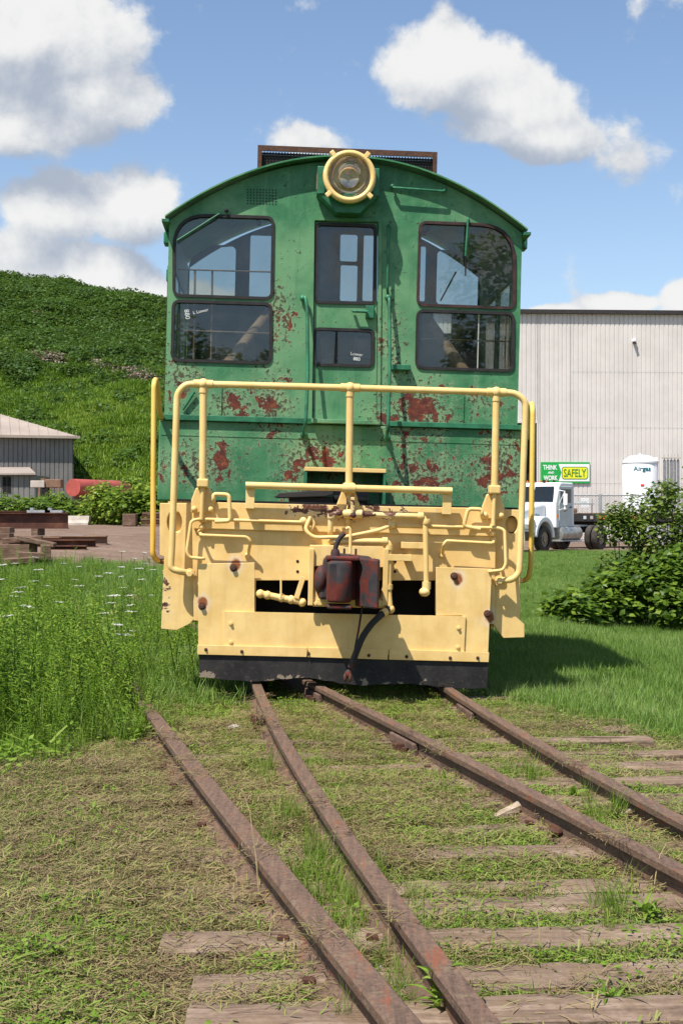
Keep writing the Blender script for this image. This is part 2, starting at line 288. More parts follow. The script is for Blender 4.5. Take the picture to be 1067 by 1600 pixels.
# ------------------------------------------------------------------ mesh helpers
class MB:
    def __init__(s): s.v = []; s.f = []
    def add(s, vs, fs):
        o = len(s.v); s.v += [tuple(p) for p in vs]; s.f += [tuple(i + o for i in f) for f in fs]; return s
    def box(s, x0, x1, y0, y1, z0, z1):
        x0, x1 = sorted((x0, x1)); y0, y1 = sorted((y0, y1)); z0, z1 = sorted((z0, z1))
        return s.add([(x0, y0, z0), (x1, y0, z0), (x1, y1, z0), (x0, y1, z0), (x0, y0, z1), (x1, y0, z1), (x1, y1, z1), (x0, y1, z1)],
                     [(0, 3, 2, 1), (4, 5, 6, 7), (0, 1, 5, 4), (1, 2, 6, 5), (2, 3, 7, 6), (3, 0, 4, 7)])
    def bar(s, p0, p1, w, h, up=(0, 0, 1)):           # rectangular bar between two points
        p0, p1 = Vector(p0), Vector(p1); d = (p1 - p0).normalized(); up = Vector(up)
        if abs(d.dot(up)) > 0.98: up = Vector((0, 1, 0))
        a = d.cross(up).normalized() * w / 2; b = a.cross(d).normalized() * h / 2
        vs = [p + i * a + j * b for p in (p0, p1) for i, j in ((-1, -1), (1, -1), (1, 1), (-1, 1))]
        return s.add(vs, [(0, 1, 2, 3), (7, 6, 5, 4), (0, 4, 5, 1), (1, 5, 6, 2), (2, 6, 7, 3), (3, 7, 4, 0)])
    def tube(s, path, r, n=8, cap=True, closed=False):
        P = [Vector(p) for p in path]; m = len(P)
        rs = r if isinstance(r, (list, tuple)) else [r] * m
        T = []
        for i in range(m):
            a = P[(i - 1) % m] if (closed or i > 0) else P[i]; b = P[(i + 1) % m] if (closed or i < m - 1) else P[i]
            T.append((b - a).normalized())
        u = T[0].orthogonal().normalized(); rings = []
        for i in range(m):
            u = (u - T[i] * u.dot(T[i])); u = u.normalized() if u.length > 1e-6 else T[i].orthogonal().normalized()
            w = T[i].cross(u)
            rings.append([P[i] + (u * math.cos(2 * math.pi * k / n) + w * math.sin(2 * math.pi * k / n)) * rs[i] for k in range(n)])
        fs = []
        for i in range(m if closed else m - 1):
            j = (i + 1) % m
            for k in range(n): fs.append((i * n + k, i * n + (k + 1) % n, j * n + (k + 1) % n, j * n + k))
        if cap and not closed: fs += [tuple(range(n))[::-1], tuple((m - 1) * n + k for k in range(n))]
        return s.add([p for r_ in rings for p in r_], fs)
    def lathe(s, prof, origin=(0, 0, 0), axis='Z', n=16, cap=True):   # prof: (radius, along)
        o = Vector(origin); vs = []; fs = []
        for (r, h) in prof:
            for k in range(n):
                a = 2 * math.pi * k / n; c, q = r * math.cos(a), r * math.sin(a)
                vs.append(o + Vector({'Z': (c, q, h), 'Y': (c, h, -q), 'X': (h, c, q)}[axis]))
        m = len(prof)
        for i in range(m - 1):
            for k in range(n): fs.append((i * n + k, i * n + (k + 1) % n, (i + 1) * n + (k + 1) % n, (i + 1) * n + k))
        if cap: fs += [tuple(range(n))[::-1], tuple((m - 1) * n + k for k in range(n))]
        return s.add(vs, fs)
    def ball(s, c, r, n=10, sc=(1, 1, 1)):
        m = max(4, n // 2); prof = []
        vs = []; fs = []
        for i in range(m + 1):
            t = math.pi * i / m; rr = max(math.sin(t), 0.02) * r; h = -math.cos(t) * r
            for k in range(n):
                a = 2 * math.pi * k / n
                vs.append((c[0] + rr * math.cos(a) * sc[0], c[1] + rr * math.sin(a) * sc[1], c[2] + h * sc[2]))
        for i in range(m):
            for k in range(n): fs.append((i * n + k, i * n + (k + 1) % n, (i + 1) * n + (k + 1) % n, (i + 1) * n + k))
        fs += [tuple(range(n))[::-1], tuple(m * n + k for k in range(n))]
        return s.add(vs, fs)
    def prism(s, poly, y0, y1):                         # poly in (x, z), extruded along y
        n = len(poly)
        area = sum(poly[i][0] * poly[(i + 1) % n][1] - poly[(i + 1) % n][0] * poly[i][1] for i in range(n))
        if area < 0: poly = poly[::-1]
        vs = [(x, y0, z) for x, z in poly] + [(x, y1, z) for x, z in poly]
        return s.add(vs, [tuple(range(n)), tuple(range(2 * n - 1, n - 1, -1))] + [(i, i + n, (i + 1) % n + n, (i + 1) % n) for i in range(n)])
    def mesh(s, name, smooth=None):
        me = bpy.data.meshes.new(name); me.from_pydata(s.v, [], s.f)
        bm = bmesh.new(); bm.from_mesh(me); bmesh.ops.recalc_face_normals(bm, faces=bm.faces); bm.to_mesh(me); bm.free()
        if smooth:
            me.polygons.foreach_set('use_smooth', [True] * len(me.polygons)); me.set_sharp_from_angle(angle=R(smooth))
        me.update(); return me
    def build(s, name, mat, parent=None, smooth=None, bevel=0.0, loc=None):
        return link(name, s.mesh(name, smooth), mat, parent, bevel, loc)
def link(name, me, mat, parent=None, bevel=0.0, loc=None):
    o = bpy.data.objects.new(name, me); C.objects.link(o)
    if mat is not None and not len(me.materials): me.materials.append(M[mat] if isinstance(mat, str) else mat)
    if parent is not None: o.parent = parent
    if loc is not None: o.location = loc
    if bevel:
        b = o.modifiers.new('bevel', 'BEVEL'); b.width = bevel; b.segments = 2; b.limit_method = 'ANGLE'; b.angle_limit = R(40)
        b.harden_normals = False
    return o
def tag(o, label=None, cat=None, group=None, kind=None):
    if label: o['label'] = label
    if cat: o['category'] = cat
    if group: o['group'] = group
    if kind: o['kind'] = kind
    return o
def empty(name, loc=(0, 0, 0), rot=(0, 0, 0), label=None, cat=None, group=None):
    o = bpy.data.objects.new(name, None); C.objects.link(o); o.empty_display_size = 0.2
    o.location = loc; o.rotation_euler = rot
    return tag(o, label, cat, group)
def copy_tree(o, parent=None):
    c = o.copy(); C.objects.link(c); c.parent = parent
    for ch in list(o.children): copy_tree(ch, c)
    return c
def curve_mesh(name, loops, thick, y=0.0):
    """flat plate in the x-z plane with holes; front face at y, thick away from the viewer"""
    cu = bpy.data.curves.new(name, 'CURVE'); cu.dimensions = '2D'; cu.fill_mode = 'BOTH'; cu.extrude = thick / 2
    for lp in loops:
        sp = cu.splines.new('POLY'); sp.points.add(len(lp) - 1); sp.use_cyclic_u = True
        for p, (x, z) in zip(sp.points, lp): p.co = (x, z, 0, 1)
    ob = bpy.data.objects.new(name, cu); me = bpy.data.meshes.new_from_object(ob)
    me.name = name
    for v in me.vertices: x, a, b = v.co; v.co = (x, y + thick / 2 - b, a)
    bpy.data.objects.remove(ob); bpy.data.curves.remove(cu)
    bm = bmesh.new(); bm.from_mesh(me); bmesh.ops.remove_doubles(bm, verts=bm.verts, dist=1e-5)
    bmesh.ops.recalc_face_normals(bm, faces=bm.faces); bm.to_mesh(me); bm.free(); me.update()
    return me
def plate(name, outer, holes, y, thick, mat, parent=None, bevel=0.0):
    return link(name, curve_mesh(name, [outer] + list(holes), thick, y), mat, parent, bevel)
def text_mesh(name, txt, size, thick=0.004, width=None, bold=0.0, shear=0.0, height=None):
    cu = bpy.data.curves.new(name, 'FONT'); cu.body = txt; cu.size = size; cu.align_x = 'CENTER'; cu.align_y = 'CENTER'
    cu.extrude = thick / 2; cu.offset = bold; cu.shear = shear; cu.resolution_u = 3
    ob = bpy.data.objects.new(name, cu); me = bpy.data.meshes.new_from_object(ob); me.name = name
    co = np.array([v.co[:] for v in me.vertices]); lo, hi = co.min(0), co.max(0)
    sx = (width / (hi[0] - lo[0])) if width else 1.0; sz = (height / (hi[1] - lo[1])) if height else (sx if width else 1.0)
    cx, cy = (lo + hi)[:2] / 2
    for v in me.vertices: x, a, b = v.co; v.co = ((x - cx) * sx, -b, (a - cy) * sz)
    bpy.data.objects.remove(ob); bpy.data.curves.remove(cu); me.update()
    return me
def rrect(x0, x1, z0, z1, r, n=5):
    """rounded rectangle, r = radius or (tl, tr, br, bl)"""
    tl, tr, br, bl = r if isinstance(r, tuple) else (r,) * 4
    out = []
    for cx, cz, rad, a0 in ((x1 - br, z0 + br, br, -90), (x1 - tr, z1 - tr, tr, 0), (x0 + tl, z1 - tl, tl, 90), (x0 + bl, z0 + bl, bl, 180)):
        for k in range(n + 1):
            a = R(a0 + 90 * k / n); out.append((cx + rad * math.cos(a), cz + rad * math.sin(a)))
    return out
def inset(poly, d):
    n = len(poly); out = []
    area = sum(poly[i][0] * poly[(i + 1) % n][1] - poly[(i + 1) % n][0] * poly[i][1] for i in range(n))
    sg = 1 if area > 0 else -1
    for i in range(n):
        a, b, c = Vector(poly[i - 1]), Vector(poly[i]), Vector(poly[(i + 1) % n])
        e1 = (b - a); e2 = (c - b)
        if e1.length < 1e-7: e1 = e2
        if e2.length < 1e-7: e2 = e1
        n1 = Vector((-e1.y, e1.x)).normalized() * sg; n2 = Vector((-e2.y, e2.x)).normalized() * sg
        nn = (n1 + n2); nn = nn.normalized() if nn.length > 1e-6 else n1
        out.append(tuple(b + nn * d / max(0.5, nn.dot(n1))))
    return out
def smooth_path(pts, rad=0.03, n=4):
    """round the corners of a polyline"""
    P = [Vector(p) for p in pts]; out = [P[0]]
    for i in range(1, len(P) - 1):
        a, b, c = P[i - 1], P[i], P[i + 1]
        r = min(rad, (a - b).length * 0.45, (c - b).length * 0.45)
        s = b + (a - b).normalized() * r; e = b + (c - b).normalized() * r
        for k in range(n + 1):
            t = k / n; out.append(s * (1 - t) ** 2 + b * 2 * t * (1 - t) + e * t * t)
    out.append(P[-1]); return out
def lin(a, b, n): return [a + (b - a) * i / (n - 1) for i in range(n)]

def W(px, py, Y):       # a point of the place at distance Y, measured off the photograph
    return Vector(((px - 533.5) * Y / F, Y, CAMZ - (py - 802) * Y / F))
def G(px, py, z=0.0):   # the same on level ground
    Y = F * (CAMZ - z) / (py - 802); return Vector(((px - 533.5) * Y / F, Y, z))

# ------------------------------------------------------------------ ground
def sm(t, a, b):
    t = np.clip((t - a) / (b - a), 0, 1); return t * t * (3 - 2 * t)
def vnoise(x, y, s, seed=0):
    x = np.asarray(x, float) * s + seed * 17.3; y = np.asarray(y, float) * s + seed * 9.1
    xi, yi = np.floor(x), np.floor(y); fx, fy = x - xi, y - yi
    fx = fx * fx * (3 - 2 * fx); fy = fy * fy * (3 - 2 * fy)
    def h(a, b):
        q = np.sin(a * 127.1 + b * 311.7 + seed * 74.7) * 43758.5453; return q - np.floor(q)
    return (h(xi, yi) * (1 - fx) + h(xi + 1, yi) * fx) * (1 - fy) + (h(xi, yi + 1) * (1 - fx) + h(xi + 1, yi + 1) * fx) * fy
def fbm(x, y, s, seed=0, o=4):
    return sum(vnoise(x, y, s * 2 ** i, seed + i) * 0.5 ** i for i in range(o)) / sum(0.5 ** i for i in range(o))
def gh(x, y):
    x = np.asarray(x, float); y = np.asarray(y, float)
    z = -0.16 * sm(x - 0.10 * (y - 8) * (y > 8), 1.4, 3.0) * sm(y, 5.0, 8.0) * (1 - sm(y, 30, 50))
    left = 1 - sm(x, -8, 2)
    z = z + left * np.interp(y, [0, 15, 22, 28, 38, 50, 62, 78, 110, 3000], [0, 0, .12, .30, .56, .85, 1.05, 1.2, 1.5, 1.5])
    z = z + (fbm(x, y, 1.3, 3) - 0.5) * 0.05 + (fbm(x, y, 0.25, 5) - 0.5) * 0.12 * sm(np.abs(x), 2.5, 5)
    z = z - 0.012
    return z
def grid_axis(knots):
    out = []
    for (a, b, n) in knots: out += list(np.linspace(a, b, n, endpoint=False))
    return np.array(out + [knots[-1][1]])
def make_ground():
    xs = grid_axis([(-1500, -200, 8), (-200, -40, 20), (-40, -5, 40), (-5, 6, 90), (6, 45, 40), (45, 200, 20), (200, 1500, 8)])
    ys = grid_axis([(-400, -20, 10), (-20, 2, 14), (2, 14, 100), (14, 40, 60), (40, 130, 60), (130, 400, 16), (400, 2500, 10)])
    X, Y = np.meshgrid(xs, ys); Z = gh(X, Y)
    v = np.stack([X.ravel(), Y.ravel(), Z.ravel()], 1); nx = len(xs)
    fs = [(j * nx + i, j * nx + i + 1, (j + 1) * nx + i + 1, (j + 1) * nx + i) for j in range(len(ys) - 1) for i in range(nx - 1)]
    me = bpy.data.meshes.new('ground'); me.from_pydata(v.tolist(), [], fs)
    me.polygons.foreach_set('use_smooth', [True] * len(fs))
    # what covers the soil: r = green turf, g = straw / dry cuttings, b = bare dirt yard
    x, y = v[:, 0], v[:, 1]
    dirt = yard_mask(x, y); straw = straw_mask(x, y)
    col = me.color_attributes.new('cover', 'FLOAT_COLOR', 'POINT')
    cc = np.stack([1 - dirt, straw, dirt, np.ones_like(x)], 1).astype(np.float32)
    col.data.foreach_set('color', cc.ravel())
    m, nt, b, tc = newmat('soil_and_turf')
    at = nd(nt, 'ShaderNodeSeparateColor', None, i0=nd(nt, 'ShaderNodeAttribute', dict(attribute_name='cover')).outputs['Color']).outputs
    n1 = noise(nt, tc, 0.9, 8, 0.65); n2 = noise(nt, tc, 9.0, 8, 0.7); n3 = noise(nt, tc, 60.0, 5, 0.7)
    turf = ramp(nt, mth(nt, 'ADD', mth(nt, 'MULTIPLY', n1, 0.5), mth(nt, 'MULTIPLY', n2, 0.5)), [(0.3, (0.040, 0.055, 0.012)), (0.5, (0.075, 0.105, 0.022)), (0.7, (0.12, 0.125, 0.04))])
    straw_c = ramp(nt, mth(nt, 'ADD', mth(nt, 'MULTIPLY', n3, 0.5), mth(nt, 'MULTIPLY', n2, 0.5)), [(0.3, (0.060, 0.040, 0.024)), (0.5, (0.125, 0.085, 0.05)), (0.7, (0.20, 0.145, 0.085))])
    dirt_c = ramp(nt, mth(nt, 'ADD', mth(nt, 'MULTIPLY', n1, 0.4), mth(nt, 'MULTIPLY', n2, 0.6)), [(0.3, (0.09, 0.058, 0.043)), (0.5, (0.19, 0.13, 0.095)), (0.7, (0.32, 0.24, 0.185))])
    sk = sstep(nt, mth(nt, 'ADD', at[1], mth(nt, 'MULTIPLY', mth(nt, 'SUBTRACT', n2, 0.5), 0.9)), 0.3, 0.6)
    dk = sstep(nt, mth(nt, 'ADD', at[2], mth(nt, 'MULTIPLY', mth(nt, 'SUBTRACT', n2, 0.5), 0.7)), 0.35, 0.6)
    c = mix(nt, dk, mix(nt, sk, turf, straw_c), dirt_c)
    setb(nt, b, Base_Color=c, Roughness=0.95, Specular_IOR_Level=0.1, Normal=bump(nt, mth(nt, 'ADD', n2, mth(nt, 'MULTIPLY', n3, 0.5)), 0.8, 0.03))
    o = link('ground', me, m); tag(o, kind='structure', label='grassy ground with mown track bed and dirt yard')
    return o
def left_rail_x(y):  # line of the outer left rail on the ground
    return np.interp(y, [0, 3, 5, 7, 9.5, 12, 15, 20], [0.55, 0.22, -0.12, -0.6, -1.3, -1.95, -2.75, -4.4])
def weeds_mask(x, y):  # tall uncut weeds left of the tracks
    e = (fbm(x, y, 0.9, 21) - 0.5) * 1.6
    front = y - (7.9 + 0.55 * np.clip(x + 2.0, -3, 1.2)) + e * 0.5
    side = (left_rail_x(y) - 0.02) - x
    return sm(front, 0.0, 0.7) * sm(side, -0.05, 0.12) * (1 - 0.40 * sm(y + e * 3, 15, 19)) * (1 - sm(y + e * 3, 22, 27))
def yard_mask(x, y):
    e = (fbm(x, y, 0.35, 31) - 0.5) * 6
    lft = sm(y + e, 28, 33) * (1 - sm(y, 76, 84)) * (1 - sm(x, 0, 6))
    rgt = sm(y + e * 0.4, 50.0, 52.5) * (1 - sm(y, 200, 220)) * sm(x, 0, 4)
    return np.clip(lft + rgt, 0, 1)
def straw_mask(x, y):
    a = np.exp(-(((x + 1.15 + 0.22 * (y - 6.8)) / 0.85) ** 2 + ((y - 6.7) / 1.7) ** 2)) * 1.3
    lr = left_rail_x(y)
    track = sm(x - lr, -0.2, 0.3) * (1 - sm(x - lr - 3.2, -0.2, 0.8)) * (1 - sm(y, 10.5, 11.5))
    tw = 0.30 + 1.0 * (fbm(x, y, 1.7, 41) - 0.5)
    lf = (1 - sm(x - lr, -0.3, 0.2)) * (1 - sm(y, 7.8, 9.0)) * (0.26 + 1.0 * (fbm(x, y, 2.1, 45) - 0.5))
    return np.clip(a + np.maximum(track * tw, lf), 0, 1)
# ------------------------------------------------------------------ locomotive
LOCO_M = Matrix.Translation((0.0, 10.85, 0.0)) @ Matrix.Rotation(R(3.05), 4, 'Z') @ Matrix.Rotation(R(1.45), 4, 'Y')
LOCO_I = LOCO_M.inverted()
def L(px, py, yl):      # measured point in the locomotive's own frame, at depth yl behind its end sheet
    o = LOCO_I @ Vector((0, 0, CAMZ)); d = LOCO_I.to_3x3() @ Vector(((px - 533.5) / F, 1, -(py - 802) / F))
    return o + d * ((yl - o.y) / d.y)
def L2(px, py, yl): p = L(px, py, yl); return (p.x, p.z)
def LP(pts, yl): return [L(p[0], p[1], p[2] if len(p) > 2 else yl) for p in pts]

def hexbolt(name, p, r, depth, mat, parent):
    mb = MB().lathe([(r * 1.5, 0), (r * 1.5, -0.004)], p, 'Y', 12).lathe([(r, -0.004), (r, -depth), (r * 0.8, -depth - 0.003)], p, 'Y', 6)
    return mb.build(name, mat, parent)

def make_loco():
    T = empty('switcher_locomotive', LOCO_M.translation, LOCO_M.to_euler(),
              'peeling green and cream yellow switcher locomotive parked on rusty tracks', 'locomotive')
    CY = 1.0            # cab end wall depth
    CB = CY + 2.15      # cab back wall
    HW = 1.535
    crown = L(540, 243, CY - 0.13).z
    eave = 0.5 * (L(266, 338, CY - 0.13).z + L(816, 358, CY - 0.13).z)
    deck = L(536, 786, 0).z
    cabbot = deck + 0.01
    sill = L(536, 662, CY - 0.05).z
    def arc(x, w=HW + 0.015, base=eave, top=crown):     # roof line
        t = min(1, abs(x) / w); return base + (top - base) * (1 - t ** 2.05)
    roofpts = [(x, arc(x)) for x in lin(-HW - 0.0, HW + 0.0, 29)]
    wall_outer = [(-HW, sill), (HW, sill)] + [(x, z - 0.02) for x, z in roofpts[::-1]]
    # window openings measured on the end wall
    def win(x0, y0, x1, y1, r, yl=CY):
        a = L(x0, y1, yl); b = L(x1, y0, yl); a2 = L(x0, y0, yl); b2 = L(x1, y1, yl)
        return rrect((a.x + a2.x) / 2, (b.x + b2.x) / 2, (a.z + b2.z) / 2, (a2.z + b.z) / 2, r)
    def quad(tl, tr, br, bl, rad):
        P = [Vector(L2(*q, CY)) for q in (bl, br, tr, tl)]; rr = [rad[3], rad[2], rad[1], rad[0]]; out = []
        for i in range(4):
            a, b, c = P[i - 1], P[i], P[(i + 1) % 4]; r = rr[i]
            s = b + (a - b).normalized() * r; e = b + (c - b).normalized() * r
            for k in range(8):
                t = k / 7; out.append(tuple(s * (1 - t) ** 2 + b * 2 * t * (1 - t) + e * t * t))
        return out
    W1 = quad((271, 334), (428, 339), (426, 468), (271, 463), (0.30, 0.07, 0.07, 0.07))
    W2 = quad((270, 469), (425, 474), (424, 569), (268, 564), (0.07,) * 4)
    W3 = quad((655, 346), (805, 352), (804, 483), (651, 478), (0.07, 0.32, 0.07, 0.07))
    W4 = quad((651, 484), (803, 489), (802, 581), (649, 576), (0.07,) * 4)
    D1 = quad((494, 348), (588, 351), (586, 475), (492, 473), (0.05,) * 4)
    D2 = quad((491, 512), (584, 515), (583, 573), (490, 571), (0.05,) * 4)
    door = quad((492, 345), (591, 347), (589, 662), (488, 660), (0.01,) * 4)
    wall = plate('cab_end_wall', wall_outer, [W1, W2, W3, W4, door], CY, 0.05, 'green', T)
    dr = plate('door', inset(door, 0.006), [D1, D2], CY + 0.018, 0.04, 'green', T)
    fr = plate('door_frame', inset(door, -0.028), [inset(door, -0.004)], CY - 0.014, 0.03, 'green', T)
    for nm, w, par, ym, mt in (('window', W1, T, CY, 'gasket'), ('window', W2, T, CY, 'gasket'), ('window', W3, T, CY, 'gasket_red'), ('window', W4, T, CY, 'gasket'),
                               ('window', D1, dr, CY + 0.018, 'gasket'), ('window', D2, dr, CY + 0.018, 'gasket')):
        g = plate(nm, inset(w, -0.006), [inset(w, 0.020)], ym - 0.014, 0.045, mt, par, 0.006)
        if par is T: plate('pane', inset(w, 0.016), [], ym + 0.015, 0.006, 'glass', g)
        else: plate('pane', inset(w, 0.016), [], ym + 0.012, 0.006, 'glass', par)
    # chalk writing on the panes
    def chalk(txt, px, py, wpx, rot=0.0):
        me = text_mesh('chalk_mark', txt, 0.1, 0.001, width=wpx * (10.85 + CY) / F)
        o = link('chalk_mark', me, 'white_text', T); o.location = L(px, py, CY + 0.004) ; o.rotation_euler = (0, R(rot), 0)
    chalk('Lower\n 880', 557, 557, 19, 6); chalk('880', 293, 491, 15, 80); chalk('L Lower', 314, 486, 24, -14)
    # lower body box under the window sill
    CL = CY - 0.05
    a, b = L(248, 700, CL).x, L(813, 700, CL).x
    MB().box(a, b, CL, CY + 0.2, cabbot - 0.02, sill - 0.012).build('lower_body', 'green', T, bevel=0.012)
    ms = MB()
    for (x0, x1, py) in ((251, 497, 700), (590, 810, 712)):
        pass
    MB().box(L(250, 660, CL).x, L(490, 660, CL).x, CL - 0.035, CY + 0.02, sill - 0.012, sill + 0.036).build('ledge', 'green_plain', T, bevel=0.004)
    MB().box(L(604, 665, CL).x, L(818, 665, CL).x, CL - 0.035, CY + 0.02, sill - 0.012, sill + 0.032).build('ledge', 'green_plain', T, bevel=0.004)
    MB().box(L(486, 660, CL).x, L(592, 660, CL).x, CL - 0.08, CY + 0.04, sill - 0.005, sill + 0.030).build('door_sill', 'green', T, bevel=0.004)
    # seam bead across the lower body
    MB().box(a + 0.02, b - 0.02, CL - 0.004, CL + 0.01, L(536, 687, CL).z - 0.003, L(536, 687, CL).z + 0.003).build('seam', 'green', T)
    for px, y0, y1 in ((345, 602, 656), (723, 612, 664)):
        x = L(px, 630, CY).x; MB().box(x - 0.008, x + 0.008, CY - 0.010, CY + 0.01, L(px, y1, CY).z, L(px, y0, CY).z).build('panel_seam', 'green', T)
    # cab sides, back, floor
    for s in (-1, 1):
        x0, x1 = (s * HW, s * (HW - 0.04))
        m = curve_mesh('cab_side_wall', [[(CY + 0.05, cabbot), (CB - 0.04, cabbot), (CB - 0.04, eave - 0.02), (CY + 0.05, eave - 0.02)],
                                         rrect(CY + 0.35, CY + 1.05, 2.68, 3.62, 0.06), rrect(CY + 1.12, CB - 0.25, 2.68, 3.62, 0.06)], 0.04, 0)
        for v in m.vertices: q = v.co.copy(); v.co = (s * (HW - 0.04) + (q.y if s > 0 else -q.y), q.x, q.z)
        cs = link('cab_side_wall', m, 'green', T)
        m.flip_normals() if False else None
        for (ya, yb) in ((CY + 0.35, CY + 1.05), (CY + 1.12, CB - 0.25)):
            MB().box(s * (HW - 0.03), s * (HW - 0.024), ya - 0.02, yb + 0.02, 2.66, 3.64).build('pane', 'glass', cs)
        MB().box(s * (HW - 0.01), s * (HW + 0.03), CY + 0.33, CY + 0.37, 2.64, 3.66).build('window_trim', 'gasket', cs)
    # small armrest brackets seen past the cab edges
    for px, py in ((266, 430), (817, 380), (262, 372)):
        p = L(px, py, CY + 0.3); MB().box(p.x - 0.03, p.x + 0.03, p.y - 0.05, p.y + 0.1, p.z - 0.06, p.z + 0.05).build('hinge', 'green_plain', T, bevel=0.01)
    def bw(x0, y0, x1, y1, r):
        a = L(x0, y1, CB); b = L(x1, y0, CB); return rrect(a.x, b.x, a.z, b.z, r)
    rearw = [bw(293, 384, 369, 470, (0.28, 0.05, 0.05, 0.05)), bw(389, 368, 441, 470, 0.02), bw(531, 366, 559, 408, 0.02), bw(531, 414, 559, 470, 0.02),
             bw(566, 368, 612, 470, 0.02), bw(640, 384, 666, 470, 0.02), bw(681, 393, 757, 476, (0.05, 0.26, 0.05, 0.05)), bw(676, 486, 706, 520, 0.02)]
    back = plate('cab_back_wall', [(-HW + 0.05, cabbot), (HW - 0.05, cabbot)] + [(x * (HW - 0.05) / HW, z - 0.03) for x, z in roofpts[::-1]], rearw, CB, 0.05, 'interior', T)
    for w in rearw: plate('pane', inset(w, -0.01), [], CB + 0.02, 0.006, 'glass', back)
    MB().box(-HW + 0.05, HW - 0.05, CY + 0.06, CB - 0.01, cabbot + 0.35, cabbot + 0.40).build('cab_floor', 'interior', T)
    # roof shell with overhang
    mb = MB(); ys = (CY - 0.11, CB + 0.12)
    xs = lin(-HW - 0.03, HW + 0.03, 33); n = len(xs)
    vs = []
    for y in ys:
        for dz in (0.0, -0.014):
            for x in xs: vs.append((x, y, arc(x, HW + 0.03) + 0.012 + dz))
    fs = []
    for i in range(n - 1):
        fs += [(i, i + 1, 2 * n + i + 1, 2 * n + i), (n + i, 3 * n + i, 3 * n + i + 1, n + i + 1), (i, n + i, n + i + 1, i + 1), (2 * n + i, 2 * n + i + 1, 3 * n + i + 1, 3 * n + i)]
    fs += [(0, 2 * n, 3 * n, n), (n - 1, 2 * n - 1, 4 * n - 1, 3 * n - 1)]
    mb.add(vs, fs).build('roof', 'green', T, smooth=40)
    for s in (-1, 1):
        MB().box(s * (HW - 0.005), s * (HW + 0.055), CY - 0.12, CB + 0.1, eave - 0.045, eave - 0.02).build('rain_gutter', 'green_plain', T)
    # vent of drilled holes above the left window
    vm = MB()
    for i in range(10):
        for j in range(6):
            p = L(387 + i * 4.9, 296 + j * 4.4 + i * 0.13, CY); vm.lathe([(0.0065, -0.0025), (0.0065, 0.004)], p, 'Y', 8)
    tag(vm.build('vent_holes', 'black', T), kind='stuff')
    # headlight
    hc = L(546, 276, CY - 0.27); hz = hc.z; hx = hc.x
    h = MB().lathe([(0.225, CY - hc.y), (0.235, 0.14), (0.225, 0.06), (0.21, 0.0)], hc, 'Y', 28, cap=False).build('headlight', 'green_plain', T, smooth=40)
    MB().box(hx - 0.27, hx - 0.20, CY - 0.20, CY - 0.02, hz - 0.14, hz + 0.10).build('headlight_side_box', 'green_plain', h, bevel=0.008)
    MB().box(hx - 0.274, hx - 0.262, CY - 0.16, CY - 0.06, hz - 0.09, hz + 0.05).build('number_glass', 'timber_pale', h)
    MB().box(hx + 0.20, hx + 0.26, CY - 0.20, CY - 0.02, hz - 0.14, hz + 0.10).build('headlight_side_box', 'green_plain', h, bevel=0.008)
    MB().prism([(hx - 0.27, hz - 0.12), (hx - 0.1, hz - 0.29), (hx + 0.1, hz - 0.29), (hx + 0.27, hz - 0.12)], CY - 0.19, CY).build('headlight_bracket', 'green_plain', h, bevel=0.006)
    MB().lathe([(0.177, 0.01), (0.177, -0.012), (0.188, -0.030), (0.205, -0.034), (0.222, -0.022), (0.227, 0.0), (0.222, 0.03), (0.206, 0.03)], hc, 'Y', 36, cap=False).build('headlight_rim', 'yellow_pipe', h, smooth=50)
    for ang in (52, 128, 222, 318):
        d = Vector((math.cos(R(ang)), 0, math.sin(R(ang))))
        MB().bar(hc + d * 0.20 + Vector((0, -0.01, 0)), hc + d * 0.262 + Vector((0, -0.01, 0)), 0.04, 0.04, (0, 1, 0)).build('rim_clip', 'yellow_pipe', h, bevel=0.006)
    MB().lathe([(0.178, -0.002), (0.166, 0.04), (0.142, 0.085), (0.105, 0.125), (0.06, 0.15), (0.005, 0.160)], hc, 'Y', 32, cap=False).build('reflector', 'reflector', h, smooth=80)
    MB().lathe([(0.02, 0.12), (0.028, 0.09), (0.028, 0.06), (0.012, 0.04)], hc, 'Y', 12).build('bulb', 'lens', h, smooth=60)
    MB().lathe([(0.179, -0.008), (0.15, -0.018), (0.08, -0.026), (0.005, -0.029)], hc, 'Y', 32, cap=False).build('lens', 'lens', h, smooth=80)
    # hand irons on the cab wall
    def pipe(name, pts, yl, r, mat, parent=T, rad=0.04, n=8):
        return MB().tube(smooth_path(LP(pts, yl), rad), r, n).build(name, mat, parent, smooth=50)
    g = pipe('grab_iron', [(614, 292, CY), (614, 293, CY - 0.07), (694, 299, CY - 0.07), (694, 298, CY)], CY, 0.011, 'green_plain', rad=0.02)
    for px, py, in ((613, 291), (694, 297)): MB().ball(L(px, py, CY - 0.05), 0.022, 8).build('grab_end', 'green_plain', g, smooth=60)
    g = pipe('door_handrail', [(607, 352, CY), (607, 353, CY - 0.05), (605, 452, CY - 0.06), (606, 460, CY)], CY, 0.012, 'green_plain', rad=0.03)
    g = pipe('door_handrail', [(605, 462, CY), (608, 466, CY - 0.05), (609, 565, CY - 0.15), (606, 668, CY - 0.26), (604, 682, CY - 0.20), (604, 686, CL)], CY, 0.015, 'green_plain', rad=0.04)
    MB().ball(L(604, 684, CL - 0.02), 0.035, 8).build('rail_foot', 'green_plain', g, smooth=60); MB().ball(L(606, 465, CY - 0.03), 0.03, 8).build('rail_foot', 'green_plain', g, smooth=60)
    g = pipe('door_handrail', [(473, 467, CY), (477, 463, CY - 0.05), (480, 480, CY - 0.07), (481, 580, CY - 0.16), (478, 658, CY - 0.26), (475, 674, CY - 0.20), (474, 680, CL)], CY, 0.015, 'green_plain', rad=0.04)
